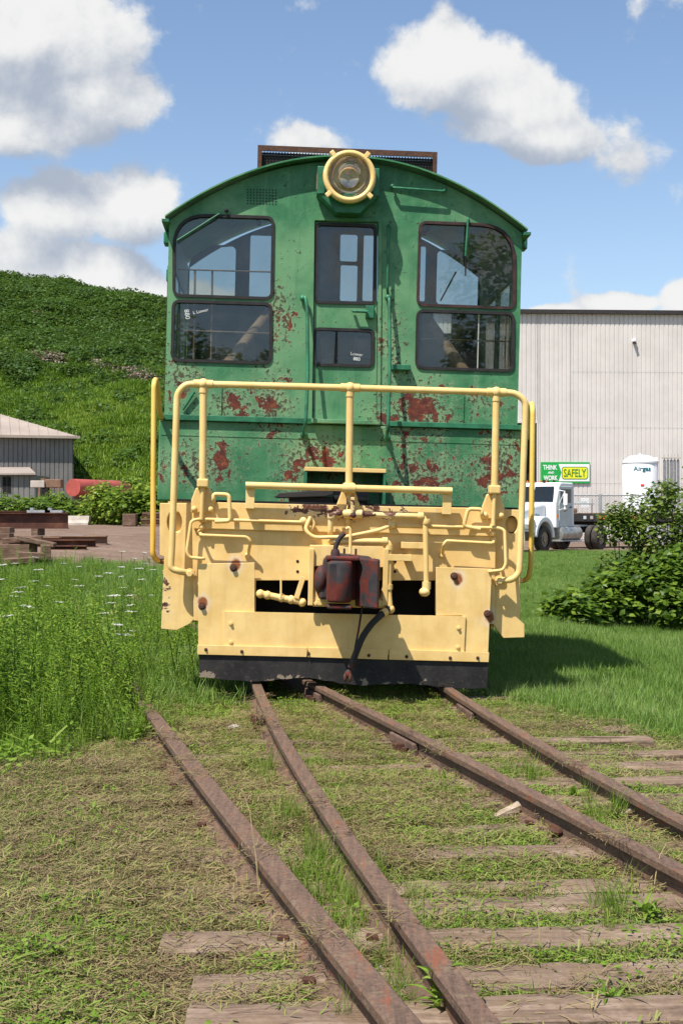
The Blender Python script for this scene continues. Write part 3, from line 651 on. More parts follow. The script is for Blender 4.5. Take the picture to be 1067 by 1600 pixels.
    MB().ball(L(475, 680, CL - 0.02), 0.035, 8).build('rail_foot', 'green_plain', g, smooth=60); MB().ball(L(473, 466, CY - 0.03), 0.028, 8).build('rail_foot', 'green_plain', g, smooth=60)
    g = pipe('door_handle', [(552, 486, CY), (552, 486, CY - 0.05), (574, 487, CY - 0.05)], CY, 0.014, 'green_plain', rad=0.02)
    MB().box(*sorted((L(571, 487, CY).x, L(584, 487, CY).x)), CY - 0.03, CY + 0.02, L(575, 498, CY).z, L(575, 478, CY).z).build('latch_plate', 'green_plain', g, bevel=0.006)
    MB().box(L(611, 575, CY).x, L(640, 575, CY).x, CY - 0.075, CY, L(625, 579, CY).z, L(625, 571, CY).z).build('hand_ledge', 'green_plain', T, bevel=0.004)
    pipe('bracket_rod', [(286, 640, CY - 0.02), (304, 612, CY - 0.03)], CY, 0.012, 'green_plain')
    # wipers
    w = pipe('wiper', [(277, 376, CY - 0.03), (343, 334, CY - 0.05)], CY, 0.008, 'green_plain'); MB().bar(L(277, 377, CY - 0.025), L(338, 338, CY - 0.025), 0.006, 0.012).build('wiper_blade', 'black', w)
    MB().ball(L(354, 329, CY - 0.03), 0.02, 8).build('wiper_pivot', 'black', w)
    w = pipe('wiper', [(731, 341, CY), (731, 342, CY - 0.05), (729, 372, CY - 0.05), (727, 400, CY - 0.04)], CY, 0.010, 'green_plain', rad=0.01)
    pipe('wiper_blade', [(727, 398, CY - 0.03), (727, 431, CY - 0.025)], CY, 0.006, 'black', w)
    # inside the cab
    pipe('window_guard', [(278, 421, CY + 0.07), (425, 425, CY + 0.07)], CY, 0.007, 'timber_pale')
    pipe('window_guard', [(275, 516, CY + 0.07), (422, 521, CY + 0.07)], CY, 0.007, 'timber_pale')
    for px in (305, 332): pipe('window_guard', [(px, 422, CY + 0.085), (px - 2, 565, CY + 0.085)], CY, 0.009, 'timber_pale')
    pipe('window_guard', [(655, 529, CY + 0.12), (800, 534, CY + 0.12)], CY, 0.007, 'timber_pale')
    for px in (790, 797): pipe('window_guard', [(px, 496, CY + 0.15), (px - 2, 578, CY + 0.15)], CY, 0.007, 'timber_pale')
    MB().tube([L(352, 574, CY + 0.16), L(430, 478, CY + 0.42)], 0.052, 12).build('brace_pole', 'timber_pale', T, smooth=50)
    MB().tube([L(662, 492, CY + 0.42), L(732, 590, CY + 0.16)], 0.052, 12).build('brace_pole', 'timber_pale', T, smooth=50)
    MB().box(-0.35, 0.45, CB - 0.55, CB - 0.1, cabbot + 0.4, 3.05).box(-0.15, 0.2, CB - 0.5, CB - 0.2, 3.05, 3.3).build('control_stand', 'black', T, bevel=0.03)
    for sx in (-0.95, 0.95):
        s_ = MB().box(sx - 0.24, sx + 0.24, CY + 0.9, CY + 1.4, 2.45, 2.58).build('cab_seat', 'seat', T, bevel=0.03)
        MB().box(sx - 0.22, sx + 0.22, CY + 1.35, CY + 1.45, 2.58, 3.2).build('seat_back', 'seat', s_, bevel=0.03)
        MB().lathe([(0.05, cabbot + 0.4), (0.05, 2.45)], (sx, CY + 1.15, 0), 'Z', 10).build('seat_post', 'black', s_)
    pipe('lever', [(688, 470, CY + 1.1), (712, 425, CY + 1.1)], CY, 0.008, 'black')
    # screened frame on the roof
    y0, y1 = CY + 1.2, CY + 2.0
    tl, tr = L(403, 229, y0), L(683, 236, y0)
    tk = MB()
    zt = (tl.z + tr.z) / 2
    for yy in (y0, y1):
        tk.box(tl.x, tr.x, yy - 0.012, yy + 0.012, zt - 0.05, zt)
        tk.box(tl.x, tl.x + 0.04, yy - 0.012, yy + 0.012, arc(tl.x) - 0.03, zt - 0.051); tk.box(tr.x - 0.04, tr.x, yy - 0.012, yy + 0.012, arc(tr.x) - 0.03, zt - 0.051)
    tk.box(tl.x, tl.x + 0.02, y0 + 0.012, y1 - 0.012, arc(tl.x) - 0.03, zt); tk.box(tr.x - 0.02, tr.x, y0 + 0.012, y1 - 0.012, arc(tr.x) - 0.03, zt)
    rb = tk.build('roof_screen_frame', 'bolt_rust', T)
    MB().box(tl.x + 0.03, tr.x - 0.03, y0 + 0.10, y0 + 0.5, zt - 0.2, zt - 0.06).build('exhaust_box', 'black', rb)
    scr = MB()
    for k in range(60):
        x = tl.x + 0.03 + (tr.x - tl.x - 0.06) * k / 59; scr.box(x, x + 0.012, y0 + 0.02, y0 + 0.03, arc(x) - 0.02, zt - 0.051)
    for k in range(9): scr.box(tl.x + 0.03, tr.x - 0.03, y0 + 0.031, y0 + 0.04, zt - 0.075 - k * 0.026, zt - 0.058 - k * 0.026)
    tag(scr.build('roof_screen', 'black', rb), kind='stuff')
    # hood, frame, running gear behind the cab
    MB().box(-0.92, 0.92, CB + 0.05, 11.0, deck, 3.22).build('hood', 'green', T, bevel=0.06)
    MB().box(-1.42, 1.42, 0.12, 11.4, deck - 0.30, deck - 0.02).build('frame', 'yellow', T)
    MB().box(-1.40, 1.40, 0.10, CY, deck - 0.02, deck).build('platform', 'black', T)
    for yc in (2.4, 8.8):
        tr_ = MB()
        for s in (-1, 1): tr_.box(s * 0.95, s * 1.05, yc - 1.3, yc + 1.3, 0.42, 0.78)
        tr_.box(-0.95, 0.95, yc - 0.25, yc + 0.25, 0.5, 0.95)
        t_ = tr_.build('truck_frame', 'black', T, bevel=0.02)
        for yy in (yc - 0.95, yc + 0.95):
            wb = MB()
            for s in (-1, 1): wb.lathe([(0.45, s * 0.70), (0.50, s * 0.715), (0.49, s * 0.74), (0.48, s * 0.83), (0.2, s * 0.84)], (0, yy, 0.62), 'X', 28)
            wb.lathe([(0.09, -0.9), (0.09, 0.9)], (0, yy, 0.62), 'X', 12)
            wb.build('wheelset', 'rail_side', t_, smooth=40)
    MB().box(-1.1, 1.1, 4.2, 6.8, 0.45, deck - 0.3).build('fuel_tank', 'black', T, bevel=0.05)
    for s in (-1, 1):
        for yy in np.arange(3.6, 11.3, 1.5): MB().tube([(s * 1.38, yy, deck - 0.05), (s * 1.38, yy, deck + 0.95)], 0.02, 6).build('side_post', 'yellow_rail', T)
        MB().tube([(s * 1.38, 3.6, deck + 0.95), (s * 1.38, 11.1, deck + 0.95)], 0.022, 6).build('side_handrail', 'yellow_rail', T)
    # ---- cream yellow end sheet
    def poly(pts, yl): return [L2(p[0], p[1], yl) for p in pts]
    pocket = poly([(400, 907), (400, 962), (680, 962), (680, 907)], 0)
    plate('end_sheet', poly([(300, 786), (775, 794), (772, 975), (303, 970)], 0), [pocket], 0.0, 0.03, 'yellow', T, 0.004)
    plate('end_band', poly([(303, 784), (773, 795), (772, 838), (303, 826)], 0), [], -0.026, 0.026, 'yellow', T, 0.004)
    MB().box(-1.05, 1.05, 0.34, 0.39, 0.25, 1.25).build('pocket_back', 'black', T)
    for py in (877, 893):
        for px in (465, 617):
            MB().lathe([(0.012, -0.003), (0.012, 0.01)], L(px, py, 0), 'Y', 10).build('bolt_hole', 'black', T)
    # corner step sheets
    plate('step_sheet', poly([(250, 786), (303, 786), (310, 850), (309, 962), (298, 974), (276, 985), (252, 983), (257, 870), (250, 868)], 0.05), [poly([(273 + 12 * math.cos(t), 816 + 19 * math.sin(t)) for t in lin(0, 2 * math.pi * 15 / 16, 16)], 0.05)], 0.05, 0.04, 'yellow', T, 0.005)
    MB().lathe([(0.002, 0.10), (0.04, 0.09), (0.07, 0.06), (0.088, 0.0)], L(273, 816, 0.075), 'Y', 20, cap=False).build('poling_pocket', 'yellow', T, smooth=80)
    plate('step_sheet', poly([(772, 795), (818, 797), (820, 845), (812, 900), (812, 968), (819, 976), (819, 996), (786, 997), (768, 973), (765, 905)], 0.05), [poly([(799 + 10 * math.cos(t), 820 + 14 * math.sin(t)) for t in lin(0, 2 * math.pi * 15 / 16, 16)], 0.05)], 0.05, 0.04, 'yellow', T, 0.005)
    MB().lathe([(0.002, 0.08), (0.05, 0.07), (0.075, 0.0)], L(799, 820, 0.08), 'Y', 20, cap=False).build('poling_pocket', 'bolt_rust', T, smooth=80)
    for s, px in ((-1, 280), (1, 795)):       # step boxes behind the sheets
        x = L(px, 900, 0.1).x
        for z in (0.62, 0.98): MB().box(x - 0.13, x + 0.11, 0.091, 0.5, z, z + 0.03).build('step_tread', 'yellow', T)
        MB().box(x - s * 0.13 - 0.012, x - s * 0.13 + 0.012, 0.091, 0.5, 0.60, deck - 0.03).build('step_side', 'yellow', T)
    # plow plates
    yp = -0.075
    plate('plow_plate', poly([(310, 881), (398, 879), (398, 962), (352, 958), (352, 1020), (310, 1018)], yp), [], yp, 0.022, 'yellow', T, 0.003)
    plate('plow_plate', poly([(681, 886), (768, 889), (762, 1030), (720, 1028), (722, 962), (681, 962)], yp), [], yp, 0.022, 'yellow', T, 0.003)
    plate('plow_panel', poly([(350, 955), (727, 963), (724, 1028), (350, 1012)], yp), [], yp - 0.016, 0.016, 'yellow', T, 0.003)
    plate('plow_strip', poly([(309, 1007), (480, 1011), (479, 1026), (309, 1022)], yp), [], yp - 0.034, 0.017, 'yellow', T, 0.002)
    plate('plow_strip', poly([(482, 1011), (606, 1014), (605, 1030), (481, 1026)], yp), [], yp - 0.034, 0.017, 'yellow', T, 0.002)
    plate('plow_strip', poly([(608, 1014), (763, 1019), (762, 1034), (607, 1030)], yp), [], yp - 0.034, 0.017, 'yellow', T, 0.002)
    top = [(311, 1021), (762, 1033)]; edge = []
    for i in range(40):
        t = i / 39; px = 760 - t * 448
        edge.append((px, 1075 - t * 15 + 2.2 * math.sin(t * 17) - (4 * math.exp(-((t - 0.62) / 0.12) ** 2)) + random.uniform(-0.9, 0.9)))
    plate('plow_rubber', poly(top + edge, yp), [], yp - 0.015, 0.026, 'plow_rubber', T, 0.003)
    for px, py in ((322, 1015), (378, 1018), (482, 1021), (576, 1024), (635, 1026), (703, 1028), (746, 1028)): hexbolt('bolt', L(px, py, yp - 0.034), 0.009, 0.010, 'bolt_rust', T)
    for px, py in ((361, 974), (361, 1003), (716, 981), (715, 1011)): hexbolt('bolt', L(px, py, yp - 0.016), 0.013, 0.016, 'yellow', T)
    for px, py in ((365, 887), (316, 947), (709, 900), (761, 959)): hexbolt('plate_bolt', L(px, py, yp), 0.020, 0.024, 'bolt_rust', T)
    # ---- front handrail
    yr = -0.085; rr = 0.0265
    rail = pipe('front_handrail', [(294, 895, -0.02), (280, 893, yr), (267, 888, yr), (269, 860, yr), (277, 615, yr), (290, 600, yr), (318, 600, yr), (547, 606, yr), (775, 613, yr), (805, 614, yr), (821, 627, yr), (811, 895, yr), (800, 906, yr), (780, 907, -0.02)], yr, rr, 'yellow_pipe', rad=0.09, n=10)
    for px, py in ((318, 600), (547, 606), (775, 613)):
        p = L(px, py, yr); MB().ball(p, 0.045, 12).lathe([(0.034, -0.075), (0.034, 0.075)], p, 'X', 12).lathe([(0.034, -0.07), (0.034, 0.0)], p, 'Z', 12).build('rail_fitting', 'yellow_pipe', rail, smooth=50)
    for (x0, y0, x1, y1) in ((318, 600, 317, 762), (547, 606, 545, 768), (775, 613, 772, 772)):
        po = pipe('rail_post', [(x0, y0, yr), (x1, y1, yr)], yr, 0.029, 'yellow_pipe', rail, n=10)
        c = L(x1, y1, yr)
        MB().box(c.x - 0.045, c.x + 0.045, c.y - 0.035, -0.027, c.z + 0.00, c.z + 0.07).build('post_clamp', 'yellow', po, bevel=0.012)
        MB().prism([(c.x - 0.055, c.z + 0.0), (c.x + 0.055, c.z + 0.0), (c.x + 0.09, c.z - 0.10), (c.x + 0.09, c.z - 0.2), (c.x - 0.09, c.z - 0.2), (c.x - 0.09, c.z - 0.10)], -0.046, -0.027).build('post_bracket', 'yellow', po, bevel=0.012)
        MB().tube([(c.x, c.y, c.z), (c.x - 0.003, c.y, c.z - 0.25)], 0.017, 8).build('post_pin', 'yellow', po, smooth=50)
        for dx, dz in ((-0.065, -0.17), (0.065, -0.17), (0.0, -0.255), (0.0, -0.31)):
            q = Vector((c.x + dx, -0.046, c.z + dz)); MB().ball(q, 0.026, 8, (1, 0.8, 1)).build('bolt', 'yellow', po, smooth=60)
    for px, py in ((297, 896), (779, 907)):
        hexbolt('rail_foot', L(px, py, -0.02), 0.028, 0.05, 'yellow', rail)
    # corner hand irons
    pipe('corner_handrail', [(262, 876, 0.5), (248, 878, 0.45), (239, 868, 0.40), (241, 600, 0.40), (243, 592, 0.46), (247, 600, 0.56), (249, 640, 0.75), (256, 660, 1.05)], 0.4, 0.022, 'yellow_rail', rad=0.06)
    pipe('corner_handrail', [(800, 905, 0.5), (824, 908, 0.42), (829, 885, 0.40), (832, 640, 0.40), (830, 629, 0.46), (828, 640, 0.58), (828, 680, 0.8), (815, 690, 1.0)], 0.4, 0.022, 'yellow_rail', rad=0.06)
    # folded footboard bar
    fb = pipe('footboard_bar', [(384, 758, -0.13), (706, 767, -0.13)], -0.1, 0.027, 'yellow_pipe', n=10)
    for px, py, s in ((391, 762, 0), (698, 771, 0), (545, 765, 0)):
        a = L(px - 6.5, py, -0.11); b = L(px + 6.5, py + 33, -0.11)
        if px != 545: MB().box(a.x, b.x, -0.118, -0.098, b.z, a.z).box(a.x, b.x, -0.098, -0.026, b.z, b.z + 0.02).build('bar_strap', 'yellow', fb, bevel=0.003)
    MB().lathe([(0.036, -0.05), (0.036, 0.05)], L(545, 763, -0.13), 'X', 12).build('bar_sleeve', 'yellow', fb, smooth=50)
    # uncoupling levers and grab irons
    pipe('cut_lever', [(319, 873, -0.03), (319, 873, -0.10), (296, 871, -0.10), (292, 862, -0.10), (299, 814, -0.08), (310, 811, -0.07), (475, 816, -0.07)], 0, 0.013, 'yellow_pipe', rad=0.05)
    pipe('cut_lever', [(485, 808, -0.07), (476, 828, -0.10), (490, 840, -0.12), (540, 839, -0.16), (590, 829, -0.12), (608, 822, -0.08), (610, 812, -0.07), (603, 811, -0.06)], 0, 0.016, 'yellow_pipe', rad=0.04)
    pipe('lever_hook', [(484, 808, -0.06), (492, 818, -0.06), (487, 828, -0.06), (480, 824, -0.06)], 0, 0.012, 'yellow_pipe', rad=0.03)
    pipe('cut_lever', [(764, 893, -0.03), (764, 893, -0.10), (785, 891, -0.10), (790, 882, -0.10), (788, 829, -0.08), (780, 825, -0.07), (620, 821, -0.07)], 0, 0.013, 'yellow_pipe', rad=0.05)
    for px, py in ((474, 814), (613, 820)):
        MB().ball(L(px, py, -0.06), 0.032, 10).build('lever_pivot', 'yellow', T, smooth=60)
    pipe('grab_iron', [(334, 783, -0.03), (334, 782, -0.09), (334, 772, -0.09), (358, 773, -0.09), (360, 814, -0.09), (336, 815, -0.09)], 0, 0.017, 'yellow_pipe', rad=0.03)
    pipe('grab_iron', [(753, 806, -0.03), (753, 804, -0.09), (752, 796, -0.09), (731, 795, -0.09), (724, 822, -0.09), (750, 827, -0.09)], 0, 0.017, 'yellow_pipe', rad=0.03)
    pipe('grab_iron', [(313, 832, -0.01), (314, 836, -0.10), (386, 839, -0.10), (392, 846, -0.10), (388, 866, -0.01)], 0, 0.013, 'yellow_pipe', rad=0.03)
    pipe('grab_iron', [(771, 845, -0.01), (770, 849, -0.10), (697, 845, -0.10), (693, 851, -0.10), (691, 866, -0.01)], 0, 0.013, 'yellow_pipe', rad=0.03)
    for px, py in ((313, 830), (387, 868), (771, 843), (691, 868)): MB().ball(L(px, py, -0.012), 0.025, 8, (1, 0.7, 1)).build('iron_foot', 'yellow', T, smooth=60)
    # air pipes
    ap = pipe('air_pipe', [(516, 836, -0.02), (516, 834, -0.10), (517, 802, -0.11), (552, 803, -0.11), (664, 807, -0.11), (666, 924, -0.11)], 0, 0.022, 'yellow_pipe', rad=0.05, n=10)
    for px, py, ax in ((518, 806, 'Z'), (530, 802, 'X'), (541, 803, 'X'), (564, 803, 'X'), (657, 807, 'X'), (666, 815, 'Z')):
        MB().lathe([(0.031, -0.022), (0.033, -0.018), (0.033, 0.018), (0.031, 0.022)], L(px, py, -0.11), ax, 12).build('pipe_collar', 'yellow', ap, smooth=40)
    MB().lathe([(0.034, -0.05), (0.04, 0), (0.034, 0.05)], L(551, 803, -0.11), 'X', 12).build('valve_body', 'yellow', ap, smooth=60)
    MB().bar(L(551, 803, -0.15), L(551, 777, -0.15), 0.03, 0.012, (0, 1, 0)).build('valve_handle', 'yellow', ap, bevel=0.004)
    MB().ball(L(552, 805, -0.155), 0.024, 8).build('valve_nut', 'coupler', ap)
    MB().ball(L(663, 925, -0.12), 0.042, 12, (1.05, 1, 0.9)).build('pipe_cap', 'yellow', ap, smooth=60)
    MB().lathe([(0.034, -0.03), (0.034, 0.03)], L(666, 915, -0.11), 'Z', 12).build('pipe_collar', 'yellow', ap, smooth=40)
    MB().box(L(627, 855, -0.1).x, L(661, 855, -0.1).x, -0.11, -0.10, L(640, 857, -0.1).z, L(640, 847, -0.1).z).box(L(627, 855, -0.1).x, L(632, 855, -0.1).x, -0.10, 0.0, L(640, 857, -0.1).z, L(640, 847, -0.1).z).build('pipe_bracket', 'yellow', ap, bevel=0.003)
    ap = pipe('air_pipe', [(516, 846, -0.02), (518, 845, -0.13), (602, 846, -0.13), (608, 850, -0.13), (607, 925, -0.13), (609, 947, -0.14)], 0, 0.024, 'yellow_pipe', rad=0.05, n=10)
    for px, py, ax in ((601, 846, 'X'), (608, 855, 'Z'), (607, 917, 'Z')):
        MB().lathe([(0.033, -0.02), (0.033, 0.02)], L(px, py, -0.13), ax, 12).build('pipe_collar', 'yellow', ap, smooth=40)
    MB().box(L(605, 870, -0.1).x, L(642, 872, -0.1).x, -0.165, -0.155, L(620, 876, -0.1).z, L(620, 866, -0.1).z).box(L(632, 870, -0.1).x, L(642, 872, -0.1).x, -0.155, 0.0, L(620, 876, -0.1).z, L(620, 866, -0.1).z).build('pipe_bracket', 'yellow', ap, bevel=0.003)
    # angle cock pipe in the left pocket
    ap = MB().tube(LP([(404, 927), (438, 934), (475, 941)], -0.06), 0.027, 10).build('angle_cock', 'yellow', T, smooth=50)
    for px, py in ((407, 928), (418, 930), (440, 934), (455, 937), (472, 941)):
        MB().ball(L(px, py, -0.06), 0.036, 10).build('pipe_fitting', 'yellow', ap, smooth=60)
    MB().bar(L(439, 934, -0.09), L(439, 903, -0.09), 0.016, 0.010, (0, 1, 0)).build('cock_handle', 'yellow', ap, bevel=0.003)
    MB().bar(L(463, 935, -0.09), L(474, 901, -0.09), 0.04, 0.012, (0, 1, 0)).build('cock_handle', 'yellow', ap, bevel=0.003)
    # coupler pocket casting
    cp = plate('coupler_pocket', poly([(484, 851), (604, 853), (606, 945), (598, 949), (488, 946), (485, 940)], -0.03), [poly([(490, 884), (598, 886), (597, 915), (592, 935), (498, 935), (491, 915)], -0.03)], -0.14, 0.14, 'yellow', T, 0.006)
    for px in (486, 602): MB().box(L(px - 4, 900, -0.15).x, L(px + 4, 900, -0.15).x, -0.165, -0.141, L(px, 946, -0.15).z, L(px, 857, -0.15).z).build('pocket_lug', 'yellow', cp, bevel=0.005)
    for px, py in ((493, 943), (598, 944)): hexbolt('bolt', L(px, py, -0.14), 0.015, 0.02, 'yellow', cp)
    MB().box(L(495, 935, -0.1).x, L(597, 935, -0.1).x, -0.16, 0.3, L(540, 946, -0.1).z, L(540, 936, -0.1).z).build('coupler_carrier', 'yellow', cp, bevel=0.004)
    # knuckle coupler
    k = MB()
    zc0, zc1 = L(540, 945, -0.45).z, L(540, 870, -0.45).z
    def cx(px): return L(px, 905, -0.45).x
    k.prism([(cx(500), zc0 + 0.03), (cx(580), zc0 + 0.03), (cx(582), zc1), (cx(530), zc1 + 0.02), (cx(507), zc1 - 0.02)], -0.36, -0.05)
    k.prism([(cx(502), zc0 + 0.08), (cx(578), zc0 + 0.08), (cx(578), zc1 - 0.06), (cx(502), zc1 - 0.06)], -0.05, 0.35)
    c_ = k.build('coupler', 'coupler', T, bevel=0.02)
    kn = MB()
    x0, x1 = cx(513), cx(547)
    kn.add([], []).lathe([(0.085, zc0 + 0.02), (0.095, zc0 + 0.04), (0.095, zc1 - 0.05), (0.085, zc1 - 0.03)], (cx(541) - 0.05, -0.47, 0), 'Z', 20)
    kn.box(x0 - 0.01, x1 - 0.05, -0.56, -0.36, zc0 + 0.025, zc1 - 0.04)
    kn.build('knuckle', 'coupler', c_, smooth=35, bevel=0.012)
    ga = MB()   # guard arm
    pts = [(cx(556), -0.36), (cx(566), -0.47), (cx(577), -0.60), (cx(588), -0.62), (cx(592), -0.50), (cx(588), -0.36)]
    n = len(pts); ga.add([(x, y, zc0 - 0.015) for x, y in pts] + [(x, y, zc1 - 0.01) for x, y in pts], [tuple(range(n))[::-1], tuple(range(n, 2 * n))] + [(i, (i + 1) % n, (i + 1) % n + n, i + n) for i in range(n)])
    ga.build('guard_arm', 'coupler', c_, bevel=0.012)
    MB().box(cx(509), cx(560), -0.50, -0.30, zc1 - 0.03, zc1 + 0.005).build('coupler_lug', 'coupler', c_, bevel=0.012)
    MB().box(cx(512), cx(550), -0.54, -0.30, zc0 - 0.03, zc0 + 0.0).build('coupler_lug', 'coupler', c_, bevel=0.012)
    MB().ball((cx(503), -0.30, (zc0 + zc1) / 2), 0.09, 12, (0.6, 1, 1.25)).build('coupler_ear', 'coupler', c_, smooth=60)
    MB().tube(smooth_path([(cx(523), -0.43, zc1 - 0.01), (cx(523), -0.43, zc1 + 0.08), (cx(530), -0.44, zc1 + 0.15), (cx(537), -0.44, zc1 + 0.18)], 0.04), 0.019, 8).build('knuckle_pin', 'coupler', c_, smooth=50)
    MB().lathe([(0.035, 0), (0.035, 0.035), (0.028, 0.06)], (cx(523), -0.43, zc1 - 0.005), 'Z', 12).build('pin_collar', 'coupler', c_, smooth=40)
    MB().tube(smooth_path([(cx(548), -0.28, zc1 + 0.02), (cx(548), -0.26, zc1 + 0.20), (cx(545), -0.26, zc1 + 0.225), (cx(541), -0.26, zc1 + 0.21)], 0.015), 0.012, 8).build('lift_hook', 'yellow', c_, smooth=50)
    for dx in (-0.045, 0.045): MB().box(cx(548) + dx - 0.008, cx(548) + dx + 0.008, -0.29, -0.25, zc1, zc1 + 0.06).build('lift_lug', 'coupler', c_, bevel=0.003)
    MB().tube(LP([(567, 940), (560, 985), (557, 1000), (549, 1045)], -0.30), 0.008, 6).build('hanging_chain', 'coupler', c_, smooth=50)
    # brake hose
    hs = MB().tube(smooth_path(LP([(609, 950, -0.14), (596, 960, -0.20), (580, 975, -0.23), (566, 995, -0.24), (556, 1020, -0.24), (548, 1043, -0.23)], -0.2), 0.08), 0.026, 10).build('brake_hose', 'rubber', T, smooth=60)
    MB().ball(L(610, 952, -0.14), 0.035, 10).build('hose_fitting', 'yellow', hs, smooth=60)
    MB().tube(LP([(603, 955, -0.165), (597, 959, -0.19)], -0.2), 0.032, 10).build('hose_clamp', 'yellow', hs)
    MB().ball(L(544, 1053, -0.23), 0.035, 10, (0.8, 0.7, 1.0)).build('glad_hand', 'coupler', hs, smooth=60)
    for px in (539, 547): MB().ball(L(px, 1059, -0.25), 0.02, 8, (0.7, 0.8, 1.9)).build('hand_lip', 'bolt_rust', hs, smooth=60)
    # door step on the platform
    s0 = L(476, 745, CY - 0.4); s1 = L(603, 745, CY - 0.4); zt = L(540, 731, CY - 0.4).z
    st = MB().box(s0.x, s1.x, CL - 0.34, CL, zt - 0.035, zt).build('door_step', 'yellow', T, bevel=0.004)
    for x in (s0.x, s1.x - 0.02): MB().box(x, x + 0.02, CL - 0.335, CL - 0.001, deck + 0.005, zt - 0.036).build('step_bracket', 'green_plain', st)
    return T
loco = make_loco()

def deck_roll():
    t = empty('rubber_roll', L_w(505, 787, 0.3), LOCO_M.to_euler(), 'black rubber flap lying on the platform below the door', 'rubber flap')
    t.scale = (1.0, 1.0, 1.25)
    mb = MB(); n = 12
    a = MB().tube([(0.08, 0, 0.048), (0.36, 0.01, 0.048)], 0.048, 14).build('rolled_end', 'rubber', t, smooth=50)
    MB().prism([(-0.40, 0.035), (-0.36, 0.062), (0.06, 0.095), (0.075, 0.06), (0.02, 0.045), (-0.36, 0.028)], -0.14, 0.10).build('flat_flap', 'rubber', t, bevel=0.006)
    MB().box(-0.28, 0.07, -0.10, 0.09, 0.0, 0.044).build('under_fold', 'rubber', t, bevel=0.006)
def L_w(px, py, yl): return LOCO_M @ L(px, py, yl)
deck_roll()
# ------------------------------------------------------------------ ground sheet and tracks
ground = make_ground()

def plank_wood(name, c0, c1, c2, scale=1.0):
    m, nt, b, tc = newmat(name)
    rnd = nd(nt, 'ShaderNodeObjectInfo').outputs['Random']
    v = vmth(nt, 'ADD', tc, nd(nt, 'ShaderNodeCombineXYZ', None, X=mth(nt, 'MULTIPLY', rnd, 31.0), Y=mth(nt, 'MULTIPLY', rnd, 17.0), Z=0.0).outputs[0])
    g = noise(nt, vmth(nt, 'MULTIPLY', v, (2.2 * scale, 34.0 * scale, 34.0 * scale)), 1.0, 8, 0.65, 0.6)
    k = noise(nt, v, 4.0 * scale, 6, 0.6)
    fn = noise(nt, v, 40.0 * scale, 6, 0.7)
    c = ramp(nt, mth(nt, 'ADD', mth(nt, 'MULTIPLY', g, 0.4), mth(nt, 'ADD', mth(nt, 'MULTIPLY', k, 0.35), mth(nt, 'MULTIPLY', fn, 0.25))), [(0.34, c0), (0.5, c1), (0.64, c2)])
    c = mix(nt, mth(nt, 'MULTIPLY', sstep(nt, mth(nt, 'ADD', mth(nt, 'MULTIPLY', noise(nt, v, 7.0 * scale, 7, 0.7), 0.7), mth(nt, 'MULTIPLY', fn, 0.3)), 0.5, 0.6), 0.6), c, (c1[0] * 0.9, c1[1] * 0.85, c1[2] * 0.7, 1))
    c = mix(nt, sstep(nt, noise(nt, vmth(nt, 'MULTIPLY', v, (1.2 * scale, 26.0 * scale, 26.0 * scale)), 1.0, 5, 0.6, 0.8), 0.64, 0.68), c, (c0[0] * 0.5, c0[1] * 0.5, c0[2] * 0.5, 1))     # drying cracks
    setb(nt, b, Base_Color=c, Roughness=0.9, Specular_IOR_Level=0.15, Normal=bump(nt, g, 0.9, 0.012))
    return m
M['tie'] = plank_wood('weathered_tie_wood', (0.075, 0.047, 0.034), (0.20, 0.14, 0.10), (0.36, 0.27, 0.205))
M['driftwood'] = plank_wood('grey_driftwood', (0.22, 0.15, 0.10), (0.42, 0.33, 0.24), (0.6, 0.5, 0.4), 3.0)
M['stone'] = plain('pale_stone', (0.42, 0.37, 0.33), 0.85, var=0.25, scale=20)

def fitted(pix, zr, deg=3):
    P = np.array([G(x, y, zr)[:] for x, y in pix]); c = np.polyfit(P[:, 1], P[:, 0], deg); return c, P[:, 1].min(), P[:, 1].max()
RAILS = dict(
    a_left=([(403, 1071), (418, 1108), (449, 1167), (480, 1215), (525, 1270), (566, 1342), (607, 1401), (659, 1466), (707, 1528), (768, 1600)], 0.155),
    a_right=([(700, 1074), (752, 1106), (818, 1148), (879, 1179), (952, 1220), (1006, 1249), (1067, 1280)], 0.120),
    b_left=([(151, 995), (173, 1023), (210, 1060), (229, 1113), (263, 1147), (291, 1178), (322, 1215), (363, 1270), (412, 1335), (449, 1383), (497, 1432), (539, 1483), (594, 1542), (631, 1586)], 0.150),
    b_right=([(489, 1067), (580, 1110), (642, 1139), (720, 1184), (752, 1195), (825, 1239), (898, 1271), (970, 1304), (1043, 1344), (1067, 1358)], 0.135))
def rail_curve(key):
    pix, z = RAILS[key]; c, y0, y1 = fitted(pix, z, 2)
    def f(y):
        # beyond what was measured carry on straight at the end slope
        yy = np.clip(y, y0, y1); return np.polyval(c, yy) + np.polyval(np.polyder(c), yy) * (np.asarray(y) - yy)
    return f, z
RC = {k: rail_curve(k) for k in RAILS}
track = empty('railroad_switch', (0, 0, 0), (0, 0, 0), 'rusty rails and weathered wooden ties of a railroad switch in mown grass', 'railroad track')
